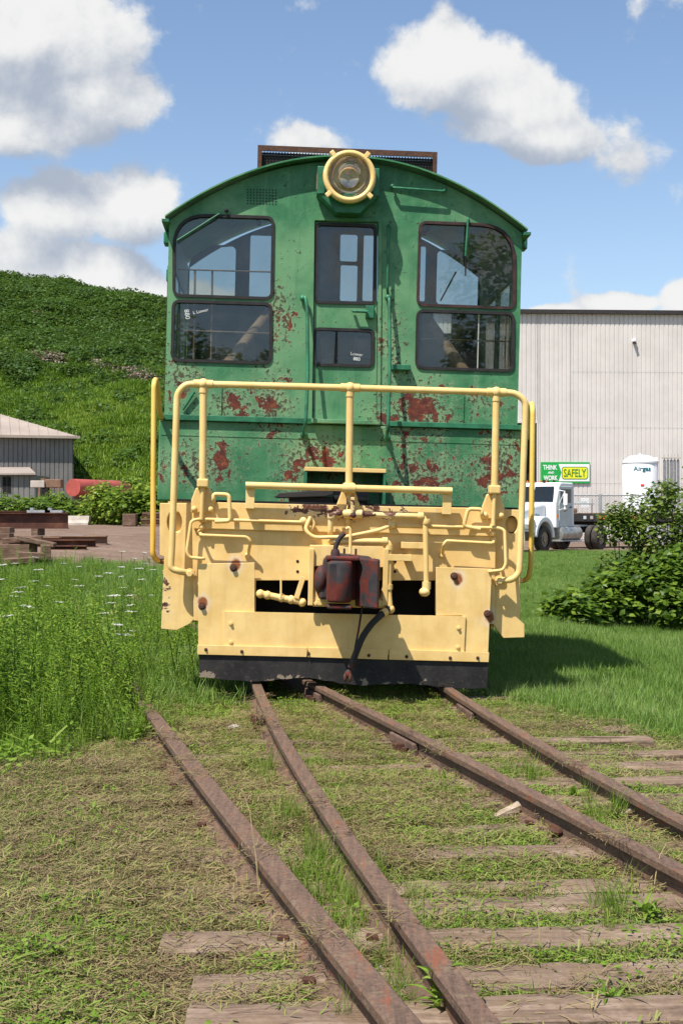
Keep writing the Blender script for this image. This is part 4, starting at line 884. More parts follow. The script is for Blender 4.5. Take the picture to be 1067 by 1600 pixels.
def rail_mesh(f, z, y0, y1, s=1.0, n=90):
    prof = [(-0.036, -0.036), (-0.036, -0.008), (-0.030, -0.001), (0.030, -0.001), (0.036, -0.008), (0.036, -0.036), (0.009, -0.050), (0.009, -0.125), (0.066, -0.142), (0.066, -0.155), (-0.066, -0.155), (-0.066, -0.142), (-0.009, -0.125), (-0.009, -0.050)]
    prof = [(a * s, b) for a, b in prof]; m = len(prof); vs = []; fs = []
    for i, y in enumerate(np.linspace(y0, y1, n)):
        x = float(f(y)); dx = float(f(y + 0.05) - f(y - 0.05)) / 0.1; L_ = math.hypot(dx, 1); nx, ny = 1 / L_, -dx / L_
        for a, b in prof: vs.append((x + a * nx, y + a * ny, z + b))
    for i in range(n - 1):
        for k in range(m): fs.append((i * m + k, i * m + (k + 1) % m, (i + 1) * m + (k + 1) % m, (i + 1) * m + k))
    fs += [tuple(range(m)), tuple((n - 1) * m + k for k in range(m))[::-1]]
    mb = MB(); mb.add(vs, fs); return mb.mesh('rail', 35)
SPAN = dict(a_left=(0.2, 24, 1.05), a_right=(0.2, 24, 1.0), b_left=(0.2, 26, 1.3), b_right=(0.2, 24, 1.0))
rail_obj = {}
for k, (y0, y1, s) in SPAN.items():
    f, z = RC[k]
    if k[0] == 'a':       # under the locomotive the track follows its axis
        ax = LOCO_M.to_3x3() @ Vector((0, 1, 0)); ye = RAILS[k][0]; f0 = f; yq = 10.4; sl = ax.x / ax.y; x0 = float(f0(yq)); s0 = float(f0(yq + .05) - f0(yq - .05)) / .1
        def f(y, f0=f0, yq=yq, sl=sl, x0=x0, s0=s0):
            y = np.asarray(y, float); t = np.clip(y - yq, 0, None); e = np.clip(t, 0, 3.0)
            return np.where(y < yq, f0(y), x0 + s0 * t + (sl - s0) * (e * e / 6.0 + np.clip(t - 3, 0, None)))
    RC[k] = (f, z)
    o = link('rail', rail_mesh(f, z, y0, y1, s), 'rail', track); rail_obj[k] = o
def tangent(f, y):
    dx = float(f(y + .05) - f(y - .05)) / .1; return Vector((dx, 1, 0)).normalized()
def joint_bar(k, y, length, side):
    f, z = RC[k]; o = rail_obj[k]; t = tangent(f, y); nrm = Vector((t.y, -t.x, 0)) * side; c = Vector((float(f(y)), y, 0))
    j = MB().bar(c + nrm * 0.028 - t * length / 2 + Vector((0, 0, z - 0.09)), c + nrm * 0.028 + t * length / 2 + Vector((0, 0, z - 0.09)), 0.036, 0.075).build('joint_bar', 'rail_side', o, bevel=0.008)
    return o, c, t, nrm, z
def rail_anchor(k, y, side):      # boxy bolt block beside the rail
    o, c, t, nrm, z = joint_bar(k, y, 0.5, side)
    p = c + nrm * 0.075 - t * 0.05 + Vector((0, 0, z - 0.105))
    MB().bar(p - nrm * 0.03, p + nrm * 0.03, 0.055, 0.055).build('joint_bolt', 'bolt_rust', o, bevel=0.006)
    p = p - t * 0.13; MB().lathe([(0.022, -0.03), (0.022, 0.02)], p, 'Z', 6).build('joint_bolt', 'bolt_rust', o)
y_a = G(648, 1160, 0.05).y
rail_anchor('b_right', y_a, -1); rail_anchor('b_right', 10.9, -1); rail_anchor('a_right', G(735, 1110, 0.05).y, -1); rail_anchor('a_left', G(405, 1120, 0.05).y, -1)
# ties
tie_y = [3.3, 3.68, 4.03, 4.37, 4.75, 5.17, 5.47, 6.0, 6.52, 7.0, 7.5, 8.02, 8.45, 8.92, 9.4, 9.9, 10.4, 10.9, 11.4, 11.9]     # at x = 0.4, laid about 3 degrees askew
SKEW = math.tan(R(3.0))
for i, yc in enumerate(tie_y):
    x0 = float(left_rail_x(yc)) - 0.48 + random.uniform(-0.12, 0.12); x1 = float(left_rail_x(yc)) + 3.2 + random.uniform(-0.15, 0.15)
    x1 = max(x1, float(RC['a_right'][0](yc)) + 0.5)
    mb = MB(); n = 22; w = 0.115
    for e in range(4): pass
    vs = []; fs = []
    for q in range(n + 1):
        x = (x1 - x0) * (q / n - 0.5); j = lambda a: random.uniform(-a, a)
        vs += [(x + j(.01), -w + j(.007), -0.10), (x + j(.01), -w + j(.008), 0.0 + j(.006) - 0.004), (x, -w * 0.4 + j(.01), 0.004 + j(.005)), (x, w * 0.4 + j(.01), 0.004 + j(.005)), (x + j(.01), w + j(.008), j(.006) - 0.004), (x + j(.01), w + j(.007), -0.10)]
    for q in range(n):
        for k in range(5): fs.append((q * 6 + k, q * 6 + k + 1, q * 6 + k + 7, q * 6 + k + 6))
    fs += [(0, 1, 2, 3, 4, 5), tuple(n * 6 + k for k in range(5, -1, -1))]
    o = mb.add(vs, fs).build('tie', 'tie', track)
    zt = 0.030 + random.uniform(-0.008, 0.008) - 0.020 * (i in (6, 8)) - 0.022 * float(sm(np.array(yc), 5.4, 6.6))
    o.location = ((x0 + x1) / 2, yc + SKEW * ((x0 + x1) / 2 - 0.4), zt); o.rotation_euler = (R(random.uniform(-2, 2)), R(-0.35 + random.uniform(-.35, .35)), R(random.uniform(-1.0, 1.0) + 3.0))
    for k in ('a_left', 'a_right', 'b_left', 'b_right'):
        f, z = RC[k]; x = float(f(yc))
        for s in (-1, 1):
            if random.random() < 0.35: continue
            sp = MB().box(-0.010, 0.010, -0.010, 0.010, -0.1, 0.0).prism([(-0.022, 0.0), (0.022, 0.0), (0.018, 0.012), (-0.018, 0.012)], -0.018, 0.018).build('spike', 'bolt_rust', track)
            sp.location = (x + s * 0.075, yc + SKEW * (x - 0.4) + random.uniform(-.05, .05), z - 0.128); sp.rotation_euler = (0, R(-6 * s), 0)

# ------------------------------------------------------------------ scattered vegetation (uncountable ground cover)
HID = bpy.data.collections.new('cover_prototypes')
def tint_attr(me, vals):
    a = me.attributes.new('tint', 'FLOAT', 'POINT'); a.data.foreach_set('value', np.asarray(vals, np.float32))
def blades_mesh(name, n, rad, hmin, hmax, wid, lean, flat=0.0, tint=(0, 1), seg=2, curl=0.5, seed=0):
    """tuft of grass blades; flat = share of blades that lie on the ground as cuttings"""
    r = np.random.default_rng(seed); V = []; Fc = []; T = []
    for _ in range(n):
        a = r.uniform(0, 2 * np.pi); d = rad * math.sqrt(r.uniform()); bx, by = d * math.cos(a), d * math.sin(a)
        th = r.uniform(0, 2 * np.pi); h = r.uniform(hmin, hmax); w = wid * r.uniform(0.6, 1.3)
        lying = r.uniform() < flat
        ln = R(r.uniform(72, 96)) if lying else R(abs(r.normal(0, lean)))
        z0 = r.uniform(0.0, 0.035) if lying else -0.01
        ux, uy = math.cos(th), math.sin(th); sx, sy = -uy, ux
        tt = r.uniform(*tint); o = len(V); px, py, pz = bx, by, z0; cur = ln
        if lying: sx, sy = sx, sy
        for k in range(seg + 1):
            ww = w * (1 - k / seg) ** 0.7 if k else w
            if lying: ww = w * (0.8 if k in (0, seg) else 1.0)
            V.append((px - sx * ww, py - sy * ww, pz)); V.append((px + sx * ww, py + sy * ww, pz + (0.3 * ww if lying else 0)))
            T += [tt, tt]
            st = h / seg; px += ux * math.sin(cur) * st; py += uy * math.sin(cur) * st; pz = max(pz + math.cos(cur) * st, 0.002); cur += curl * r.uniform(0.3, 1.2) * (0.3 if lying else 1)
        for k in range(seg): Fc.append((o + 2 * k, o + 2 * k + 1, o + 2 * k + 3, o + 2 * k + 2))
    me = bpy.data.meshes.new(name); me.from_pydata(V, [], Fc); tint_attr(me, T); me.update(); return me
def leaf_faces(V, Fc, T, p, d, up, ln, w, t, fold=0.25):
    d = d.normalized(); s = d.cross(up); s = s.normalized() if s.length > 1e-4 else Vector((1, 0, 0)); nrm = s.cross(d)
    o = len(V)
    V += [tuple(p), tuple(p + d * ln * 0.45 + s * w - nrm * w * fold), tuple(p + d * ln - nrm * ln * 0.12), tuple(p + d * ln * 0.45 - s * w - nrm * w * fold), tuple(p + d * ln * 0.5)]
    Fc += [(o, o + 1, o + 4), (o + 1, o + 2, o + 4), (o + 2, o + 3, o + 4), (o + 3, o, o + 4)]; T += [t] * 5
def broad_mesh(name, n, rad, size, seed):       # low clover / plantain leaves
    r = np.random.default_rng(seed); V, Fc, T = [], [], []
    for _ in range(n):
        a = r.uniform(0, 2 * np.pi); d = rad * math.sqrt(r.uniform()); z = r.uniform(0.01, 0.05)
        th = r.uniform(0, 2 * np.pi); tilt = r.uniform(-0.2, 0.7)
        leaf_faces(V, Fc, T, Vector((d * math.cos(a), d * math.sin(a), z)), Vector((math.cos(th), math.sin(th), tilt)), Vector((0, 0, 1)), size * r.uniform(.6, 1.3), size * r.uniform(.22, .4), r.uniform())
    me = bpy.data.meshes.new(name); me.from_pydata(V, [], Fc); tint_attr(me, T); me.update(); return me
def weed_mesh(name, h, nl, seed, leafl=0.10, leafw=0.011, bend=0.15):
    r = np.random.default_rng(seed); V, Fc, T = [], [], []
    az = r.uniform(0, 6.28); pts = []
    for k in range(7):
        t = k / 6; pts.append(Vector((math.cos(az) * bend * h * t * t, math.sin(az) * bend * h * t * t, h * t)))
    mb = MB().tube(pts, [0.006 * (1 - 0.7 * k / 6) for k in range(7)], 4, cap=False); V += mb.v; Fc += mb.f; T += [0.12] * len(mb.v)
    for i in range(nl):
        t = 0.12 + 0.88 * i / nl; q = t * 6; k = min(5, int(q)); p = pts[k].lerp(pts[k + 1], q - k)
        a = i * 2.4 + r.uniform(-.4, .4); el = r.uniform(0.2, 0.9)
        leaf_faces(V, Fc, T, p, Vector((math.cos(a), math.sin(a), el)), Vector((0, 0, 1)), leafl * r.uniform(.6, 1.2) * (1.15 - 0.6 * t), leafw * r.uniform(.7, 1.2), r.uniform(.15, 1) * (0.6 + 0.4 * t))
    me = bpy.data.meshes.new(name); me.from_pydata([tuple(v) for v in V], [], Fc); tint_attr(me, T); me.update(); return me

M['cut_grass'] = leaf_mat('cut_grass', [(0.085, 0.155, 0.016), (0.14, 0.24, 0.026), (0.22, 0.31, 0.05), (0.31, 0.34, 0.09), (0.32, 0.27, 0.11), (0.20, 0.14, 0.065)], 0.3, patch=(2.2, 0.2))
M['straw'] = leaf_mat('dry_cuttings', [(0.09, 0.055, 0.032), (0.15, 0.095, 0.055), (0.22, 0.15, 0.085), (0.31, 0.235, 0.115), (0.27, 0.26, 0.085), (0.17, 0.22, 0.045)], 0.15)
M['turf'] = leaf_mat('green_turf', [(0.075, 0.14, 0.012), (0.12, 0.22, 0.018), (0.17, 0.29, 0.028), (0.23, 0.34, 0.045), (0.31, 0.35, 0.10)], 0.4, patch=(0.9, 0.2))
M['lawn'] = leaf_mat('lawn_grass', [(0.085, 0.16, 0.022), (0.125, 0.23, 0.034), (0.17, 0.29, 0.05), (0.22, 0.33, 0.08), (0.31, 0.36, 0.14)], 0.4, patch=(0.5, 0.25))
M['weed'] = leaf_mat('weed_leaves', [(0.07, 0.14, 0.012), (0.11, 0.21, 0.016), (0.17, 0.29, 0.024), (0.24, 0.35, 0.04), (0.32, 0.36, 0.07)], 0.4, patch=(0.8, 0.22))
def scatter(name, label, protos, pts, mat, scl=(0.8, 1.3), tilt=8, parent=None, smul=None):
    """pts (n,3); one object whose points carry copies of the tufts"""
    n = len(pts)
    me = bpy.data.meshes.new(name); me.from_pydata([tuple(p) for p in pts], [], [])
    a = me.attributes.new('rot', 'FLOAT_VECTOR', 'POINT'); rot = np.stack([rng.normal(0, R(tilt), n), rng.normal(0, R(tilt), n), rng.uniform(0, 6.283, n)], 1)
    a.data.foreach_set('vector', rot.astype(np.float32).ravel())
    a = me.attributes.new('scl', 'FLOAT', 'POINT'); a.data.foreach_set('value', (rng.uniform(*scl, n) * (1.0 if smul is None else smul(pts[:, 0], pts[:, 1]))).astype(np.float32))
    a = me.attributes.new('idx', 'INT', 'POINT'); a.data.foreach_set('value', rng.integers(0, len(protos), n).astype(np.int32))
    col = bpy.data.collections.new(name + '_tufts')
    for i, pm in enumerate(protos):
        if not len(pm.materials): pm.materials.append(M[mat])
        ob = bpy.data.objects.new('%s_tuft_%02d' % (name, i), pm); col.objects.link(ob)
    ng = bpy.data.node_groups.new(name, 'GeometryNodeTree'); ng.is_modifier = True
    ng.interface.new_socket('Geometry', in_out='INPUT', socket_type='NodeSocketGeometry'); ng.interface.new_socket('Geometry', in_out='OUTPUT', socket_type='NodeSocketGeometry')
    gi = ng.nodes.new('NodeGroupInput'); go = ng.nodes.new('NodeGroupOutput')
    ci = ng.nodes.new('GeometryNodeCollectionInfo'); ci.inputs['Collection'].default_value = col; ci.inputs['Separate Children'].default_value = True; ci.inputs['Reset Children'].default_value = True
    iop = ng.nodes.new('GeometryNodeInstanceOnPoints'); iop.inputs['Pick Instance'].default_value = True
    def at(nm, ty):
        q = ng.nodes.new('GeometryNodeInputNamedAttribute'); q.data_type = ty; q.inputs[0].default_value = nm; return q.outputs[0]
    e2r = ng.nodes.new('FunctionNodeEulerToRotation')
    ng.links.new(gi.outputs[0], iop.inputs['Points']); ng.links.new(ci.outputs[0], iop.inputs['Instance'])
    ng.links.new(at('idx', 'INT'), iop.inputs['Instance Index']); ng.links.new(at('rot', 'FLOAT_VECTOR'), e2r.inputs[0]); ng.links.new(e2r.outputs[0], iop.inputs['Rotation'])
    ng.links.new(at('scl', 'FLOAT'), iop.inputs['Scale']); ng.links.new(iop.outputs[0], go.inputs[0])
    o = bpy.data.objects.new(name, me); C.objects.link(o); me.materials.append(M[mat])
    md = o.modifiers.new('scatter', 'NODES'); md.node_group = ng
    tag(o, label=label, cat='grass', kind='stuff')
    if parent: o.parent = parent
    return o
def sample(n, x0, x1, y0, y1, dens, margin=0.06, ybias=None):
    """random ground points kept by a density function and a generous view wedge"""
    x = rng.uniform(x0, x1, n); y = (rng.uniform(y0, y1, n) if ybias is None else y0 + (y1 - y0) * rng.uniform(0, 1, n) ** ybias)
    k = (rng.uniform(0, 1, n) < dens(x, y)) & (np.abs(x) < (0.26 + margin) * y + 0.5)
    x, y = x[k], y[k]; return np.stack([x, y, gh(x, y)], 1)
def on_rail(x, y, w=0.10):
    m = np.zeros(len(x), bool)
    for k in RC: m |= np.abs(x - RC[k][0](y)) < w
    return m
def on_tie(y, x):
    d = np.min(np.abs((y - SKEW * (x - 0.4))[:, None] - np.array(tie_y)[None, :]), 1); return d < 0.125
def near_tracks(x, y):
    lr = left_rail_x(y); return (x > lr - 0.62) & (x < lr + 3.25) & (y < 12.7)
def lawn_mask(x, y):
    e = (fbm(x, y, 1.1, 51) - 0.5) * 1.2
    return sm(x - (1.55 + 0.55 * np.clip(10.4 - y, -3, 4)) + e * 0.6, -0.2, 0.5) * (1 - sm(y, 51, 53))
straws = [blades_mesh('cuttings_%d' % i, 110, 0.14, 0.02, 0.075, 0.0016, 30, 0.93, (0, 1), 2, 0.5, 100 + i) for i in range(5)]
cuts = [blades_mesh('cut_grass_%d' % i, 80, 0.11, 0.02, 0.06, 0.0022, 34, 0.5, (0, 1), 2, 0.5, 200 + i) for i in range(5)]
turfs = [blades_mesh('turf_%d' % i, 55, 0.09, 0.03, 0.085, 0.0024, 26, 0.12, (0, 1), 2, 0.5, 300 + i) for i in range(4)] + [broad_mesh('clover_%d' % i, 44, 0.09, 0.023, 320 + i) for i in range(2)]
lawns = [blades_mesh('lawn_%d' % i, 70, 0.13, 0.05, 0.13, 0.0026, 24, 0.08, (0, 1), 2, 0.5, 400 + i) for i in range(4)]
talls = [blades_mesh('tall_grass_%d' % i, 34, 0.10, 0.22, 0.55, 0.0034, 16, 0.0, (0, 1), 4, 0.22, 500 + i) for i in range(4)]
weeds = [weed_mesh('weed_%d' % i, random.uniform(.45, .85), 46, 600 + i) for i in range(6)]

def tie_cover(x, y): 
    left = 1 - sm(x - left_rail_x(y), -0.1, 0.1); near = (1 - sm(y, 5.3, 5.9))
    return np.clip(0.05 + 0.9 * sm(fbm(x, y, 1.6, 99), 0.46, 0.58) * (1 - 0.8 * near * (1 - left)) + 0.5 * sm(y, 5.6, 6.6) + 0.30 * left, 0, 1)
def front_size(x, y):
    return 0.35 + 0.65 * sm(y - (7.9 + 0.55 * np.clip(x + 2.0, -3, 1.2)), 0.0, 1.7) * (1 - 0.25 * sm(y, 13, 18))
def d_straw(x, y):
    s = straw_mask(x, y); d = 0.10 + 0.70 * s
    d = np.where(near_tracks(x, y) & on_tie(y, x), d * tie_cover(x, y), d)
    d = np.where(on_rail(x, y, 0.05), d * 0.10, d)
    return d * (1 - weeds_mask(x, y)) * (1 - lawn_mask(x, y)) * (y < 11.5)
p = sample(26000, -3.6, 4.2, 2.6, 11.8, d_straw); p[:, 2] += np.where(near_tracks(p[:, 0], p[:, 1]) & on_tie(p[:, 1], p[:, 0]), 0.012, 0.0)
pr = on_rail(p[:, 0], p[:, 1], 0.04); p[pr, 2] = 0.135
p = p[~((on_rail(p[:, 0], p[:, 1], 0.14)) & ~pr & (rng.uniform(0, 1, len(p)) < 0.5))]
scatter('dry_cuttings', 'brown dry grass cuttings strewn over the track bed', straws, p, 'straw', (0.7, 1.2), 5)
def d_cut(x, y):
    pat = 0.42 + 1.3 * fbm(x, y, 2.3, 61) ** 1.2
    d = pat * (1 - 0.78 * np.clip(straw_mask(x, y) * 1.05, 0, 1))
    d = np.where(near_tracks(x, y) & on_tie(y, x), d * 0.9 * tie_cover(x, y), d)
    d = np.where(on_rail(x, y, 0.11), 0, d)
    return d * (1 - weeds_mask(x, y)) * (1 - lawn_mask(x, y)) * (y < 12.5)
p = sample(24000, -3.6, 4.2, 2.6, 12.5, d_cut)
scatter('mown_grass', 'short mown grass between and beside the rails', cuts, p, 'cut_grass', (0.7, 1.2), 8)
def d_turf(x, y):
    pat = sm(fbm(x, y, 2.4, 71), 0.44, 0.62)
    lr = left_rail_x(y)
    strip = np.exp(-((x - (RC['a_left'][0](y) + RC['b_left'][0](y)) / 2) / 0.16) ** 2) * (y < 8) * 1.3      # uncut strip between the two left rails
    d = np.maximum(pat * 0.75, strip * (0.3 + 0.9 * vnoise(x, y, 1.8, 5)))
    d = np.maximum(d, sm(y, 9.6, 10.6) * 0.95)
    d = np.maximum(d, (1 - sm(x, -1.4, -0.9)) * (1 - sm(y, 4.6, 5.4)) * 0.7 * pat)
    d = np.where(near_tracks(x, y) & on_tie(y, x) & (y < 10), d * 0.08, d); d = np.where(on_rail(x, y, 0.10), 0, d)
    return d * (1 - weeds_mask(x, y)) * (1 - 0.7 * lawn_mask(x, y)) * (1 - 0.8 * np.clip(straw_mask(x, y) - 0.45, 0, 1))
p = sample(13000, -3.6, 4.6, 2.6, 13.5, d_turf)
scatter('green_turf', 'fresh green turf and clover patches around the rails', turfs, p, 'turf', (0.7, 1.35), 8)
p = np.concatenate([sample(17000, 0.6, 9, 8.2, 22, lawn_mask), sample(26000, 1.5, 17, 19, 53, lawn_mask)])
scatter('lawn_grass', 'green lawn grass beside the locomotive', lawns, p, 'lawn', (0.9, 1.5), 6)
# taller fringe beside and under the locomotive, between it and the weeds
def d_fr(x, y):
    lr = left_rail_x(y); return np.maximum(sm(x - lr, 0.0, 0.25), sm(y, 15, 18)) * (1 - sm(x, -1.0, -0.75)) * sm(y, 10.0, 10.8) * (1 - sm(y, 29, 33) )
p = sample(5000, -11, 0, 9.8, 33, d_fr)
p = np.concatenate([p, sample(4000, -8, -0.6, 10.2, 20, lambda x, y: d_fr(x, y))])
scatter('rough_grass', 'rough uncut grass between the locomotive and the weeds', lawns + turfs[:3], p, 'turf', (1.1, 2.3), 10)
p = sample(520, -6, -0.7, 10.6, 26, lambda x, y: d_fr(x, y) * 0.8)
scatter('tall_grass', 'tall grass blades beside the locomotive steps', talls, p, 'turf', (0.35, 0.75), 8)
p = sample(8500, -9, -0.9, 7.4, 27, weeds_mask, ybias=1.1)
p = np.concatenate([p, sample(420, -3.5, -0.75, 10.3, 20, lambda x, y: d_fr(x, y) * 0.7 * ((x < -1.6) | (y > 11.6)))])
scatter('tall_weeds', 'dense tall green weeds left of the tracks', weeds, p, 'weed', (0.55, 1.12), 9, smul=front_size)
p = sample(4200, -9, -0.9, 7.2, 27, weeds_mask, ybias=1.25)
scatter('weed_undergrowth', 'uncut grass growing among the tall weeds', talls, p, 'weed', (0.5, 1.15), 9, smul=front_size)
p = sample(4500, -9, -0.9, 7.2, 27, weeds_mask)
scatter('weed_floor', 'low leafy growth under the tall weeds', turfs, p, 'weed', (1.6, 3.0), 12)
# grass tufts left standing against the rails
pts = []
for (px, py, n, sp) in ((500, 1370, 24, 0.10), (545, 1420, 26, 0.10), (610, 1480, 10, 0.06), (440, 1215, 12, 0.08), (470, 1290, 14, 0.09), (640, 1530, 9, 0.07), (985, 1430, 8, 0.09), (825, 1220, 6, 0.06), (960, 1280, 8, 0.06), (230, 1150, 12, 0.12), (560, 1560, 8, .08)):
    g = G(px, py)
    for _ in range(n): pts.append((g.x + random.gauss(0, sp), g.y + random.gauss(0, sp * 2.2), 0.0))
pts = np.array(pts); pts = pts[~on_rail(pts[:, 0], pts[:, 1], 0.06)]
scatter('standing_tufts', 'uncut grass tufts standing against the rails', talls, pts, 'turf', (0.22, 0.48), 10)
# ------------------------------------------------------------------ small things on the ground
def rock(name, p, r, label, mat='stone', sc=(1.3, 0.8, 0.6), seed=1):
    q = random.Random(seed); mb = MB().ball((0, 0, 0), r, 12, sc)
    mb.v = [tuple(c * q.uniform(0.88, 1.12) for c in v) for v in mb.v]
    o = mb.build(name, mat, None, smooth=60); o.location = (p.x, p.y, p.z + r * sc[2] * 0.45); return tag(o, label, 'stone')
rock('stone', G(367, 1142), 0.05, 'pale round stone in the grass between the left rails')
g = G(805, 1272); mb = MB().tube([(-0.16, -0.03, 0.02), (-0.08, -0.01, 0.03), (0.0, 0.0, 0.045), (0.07, 0.03, 0.06), (0.13, 0.06, 0.085)], [0.012, 0.026, 0.03, 0.033, 0.02], 7)
mb.v = [tuple(c + random.uniform(-.005, .005) for c in v) for v in mb.v]
o = mb.build('driftwood', 'driftwood', None); o.location = (g.x, g.y, gh(g.x, g.y).item()); o.rotation_euler = (0, 0, 0.5); tag(o, 'pale splintered piece of wood leaning on the rail', 'wood')
g = G(866, 1308); o = MB().lathe([(0.012, -0.03), (0.012, 0.012), (0.03, 0.014), (0.03, 0.026), (0.02, 0.034)], (0, 0, 0), 'Z', 10).build('rail_spike', 'bolt_rust', None); o.location = (g.x, g.y, 0.012); o.rotation_euler = (0.3, 0.2, 0); tag(o, 'loose rusty spike standing in the grass', 'spike')
g = G(990, 1278); mb = MB(); 
o = mb.tube([(-0.07, 0, 0.02), (0, 0.01, 0.035), (0.07, -0.01, 0.02)], [0.012, 0.02, 0.008], 6).build('twig', 'driftwood', None); o.location = (g.x, g.y, 0); tag(o, 'pale twig lying between the right hand rails', 'twig')
M['ballast'] = plain('crushed_ballast', (0.33, 0.28, 0.235), 0.9, var=0.35, scale=25)
# crushed ballast showing through between the ties
V = []; Fq = []
for (px, py, n, sx, sy) in ((965, 1440, 90, .10, .05), (1050, 1497, 90, .11, .05), (955, 1556, 40, .18, .03), (625, 1500, 25, .04, .08)):
    c = G(px, py)
    for _ in range(n):
        x = c.x + random.gauss(0, sx); y = c.y + random.gauss(0, sy); r = random.uniform(.007, .020); a = random.uniform(0, 6)
        z = gh(x, y).item() + .006 + r * .4; o_ = len(V)
        for k in range(4): V.append((x + r * math.cos(a + k * 1.57) * random.uniform(.7, 1.2), y + r * math.sin(a + k * 1.57) * random.uniform(.7, 1.2), z + random.uniform(-.3, .2) * r))
        V += [(x + r * .2, y, z + r * .4), (x, y, z - r)]
        for k in range(4): Fq += [(o_ + k, o_ + (k + 1) % 4, o_ + 4), (o_ + (k + 1) % 4, o_ + k, o_ + 5)]
mb = MB(); mb.add(V, Fq); tag(mb.build('crushed_ballast', 'ballast', None), 'pale crushed stone ballast between the ties', 'gravel', kind='stuff')
# broad leaved weeds by the rails
def rosette(px, py, n, ln, w, label, h=0.1, seed=0):
    r = random.Random(seed); V, Fc, T = [], [], []
    for i in range(n):                       # arching strap leaves, widest in the middle, folded along the rib
        a = i * 2.4 + r.uniform(-.4, .4); el = R(r.uniform(35, 80)); l = ln * r.uniform(.5, 1.15); ww = w * r.uniform(.6, 1.1); t = r.uniform(.25, .9)
        p = Vector((r.uniform(-.02, .02), r.uniform(-.02, .02), r.uniform(0, h))); sd = Vector((-math.sin(a), math.cos(a), 0)); tw = r.uniform(-.5, .5); o = len(V); m = 6
        for k in range(m + 1):
            q = k / m; wd = ww * max(.04, math.sin(math.pi * min(1, .12 + .88 * q)) ** .8); s2 = sd * math.cos(tw * q) + Vector((0, 0, 1)) * math.sin(tw * q)
            V += [tuple(p - s2 * wd + Vector((0, 0, wd * .5))), tuple(p), tuple(p + s2 * wd + Vector((0, 0, wd * .5)))]; T += [t * .9, t, t * .9]
            p = p + Vector((math.cos(a) * math.cos(el), math.sin(a) * math.cos(el), math.sin(el))) * (l / m); el -= r.uniform(.12, .34)
            if p.z < .012: p.z = .012
        for k in range(m): Fc += [(o + 3 * k, o + 3 * k + 1, o + 3 * k + 4, o + 3 * k + 3), (o + 3 * k + 1, o + 3 * k + 2, o + 3 * k + 5, o + 3 * k + 4)]
    me = bpy.data.meshes.new('leaf_rosette'); me.from_pydata([tuple(v) for v in V], [], Fc); tint_attr(me, T)
    o = link('weed_plant', me, 'turf'); g = G(px, py); o.location = (g.x, g.y, gh(g.x, g.y).item()); return tag(o, label, 'weed')
rosette(690, 1590, 34, 0.12, 0.011, 'leafy weed growing against the long curved left rail', 0.16, 3)
rosette(955, 1575, 26, 0.13, 0.006, 'feathery green weed lying across the nearest wooden tie', 0.03, 4)
rosette(890, 1248, 7, 0.10, 0.016, 'broad leaf weed between the two right hand rails', 0.03, 5)
rosette(1010, 1440, 18, 0.12, 0.009, 'leafy weed beside the pale ballast patch', 0.05, 6)
rosette(180, 1120, 22, 0.2, 0.013, 'broad drooping weed at the edge of the tall weeds', 0.12, 8)
o = link('weed_plant', weed_mesh('sprout', 0.36, 44, 77, 0.085, 0.010, 0.05), 'weed'); g = G(423, 1092); o.location = (g.x, g.y, 0); tag(o, 'slender leafy weed standing in front of the plow', 'weed')
def stalk(px, py, px2, h, label, bend):
    g = G(px, py); o = MB().tube([(0, 0, 0), (bend * .2, 0, h * .4), (bend * .55, 0, h * .8), (bend, 0, h)], [.003, .0028, .002, .001], 5).build('dry_stalk', 'straw_flat', None); o.location = (g.x, g.y, gh(g.x, g.y).item()); return tag(o, label, 'stalk')
M['straw_flat'] = plain('dry_straw', (0.5, 0.38, 0.2), 0.7, bmp=0)
stalk(406, 1405, 0, 0.45, 'single dry grass stalk leaning over the outer left rail', -0.07)
stalk(607, 1490, 0, 0.22, 'broken pale stem between the two left rails', 0.0)
stalk(845, 1490, 0, 0.17, 'short dry stem rising from a wooden tie', -0.02)
stalk(1020, 1395, 0, 0.2, 'thin dry stem beside the inner right rail', 0.05)

# ------------------------------------------------------------------ white wildflowers
M['petal'] = plain('white_petals', (0.62, 0.62, 0.57), 0.8, var=0.1, bmp=0)
M['petal_yellow'] = plain('yellow_petals', (0.5, 0.42, 0.03), 0.8, var=0.1, bmp=0)
M['stem'] = plain('green_stem', (0.06, 0.12, 0.02), 0.7, bmp=0)
def flower(h, r, seed, mat='petal'):
    q = random.Random(seed); root = empty('wildflower', label='flat white flower head on a thin stem among the weeds', cat='flower', group='white wildflowers in the weeds')
    s = MB().tube([(0, 0, 0), (0.01, 0.01, h * .5), (0.02, 0, h - 0.03)], 0.0035, 4); c = (0.02, 0, h - 0.03)
    V = []; Fc = []
    for k in range(14):
        a = k * 2.4; d = r * math.sqrt((k + .5) / 14); tip = (c[0] + d * math.cos(a), c[1] + d * math.sin(a), h + q.uniform(-.006, .006) - d * d * 1.2)
        s.tube([c, tip], 0.0012, 3, cap=False)
        for j in range(5):
            t2 = Vector(tip) + Vector((q.gauss(0, r * .16), q.gauss(0, r * .16), q.uniform(0, .006))); e = r * q.uniform(.10, .18); o = len(V); b = q.uniform(0, 6)
            V += [tuple(t2 + Vector((e * math.cos(b + i * 1.57), e * math.sin(b + i * 1.57), q.uniform(-.004, .004)))) for i in range(4)]; Fc.append((o, o + 1, o + 2, o + 3))
    s.build('stem', 'stem', root); mb = MB(); mb.add(V, Fc); me = bpy.data.meshes.new('flower_head'); me.from_pydata(V, [], Fc); link('flower_head', me, mat, root)
    return root
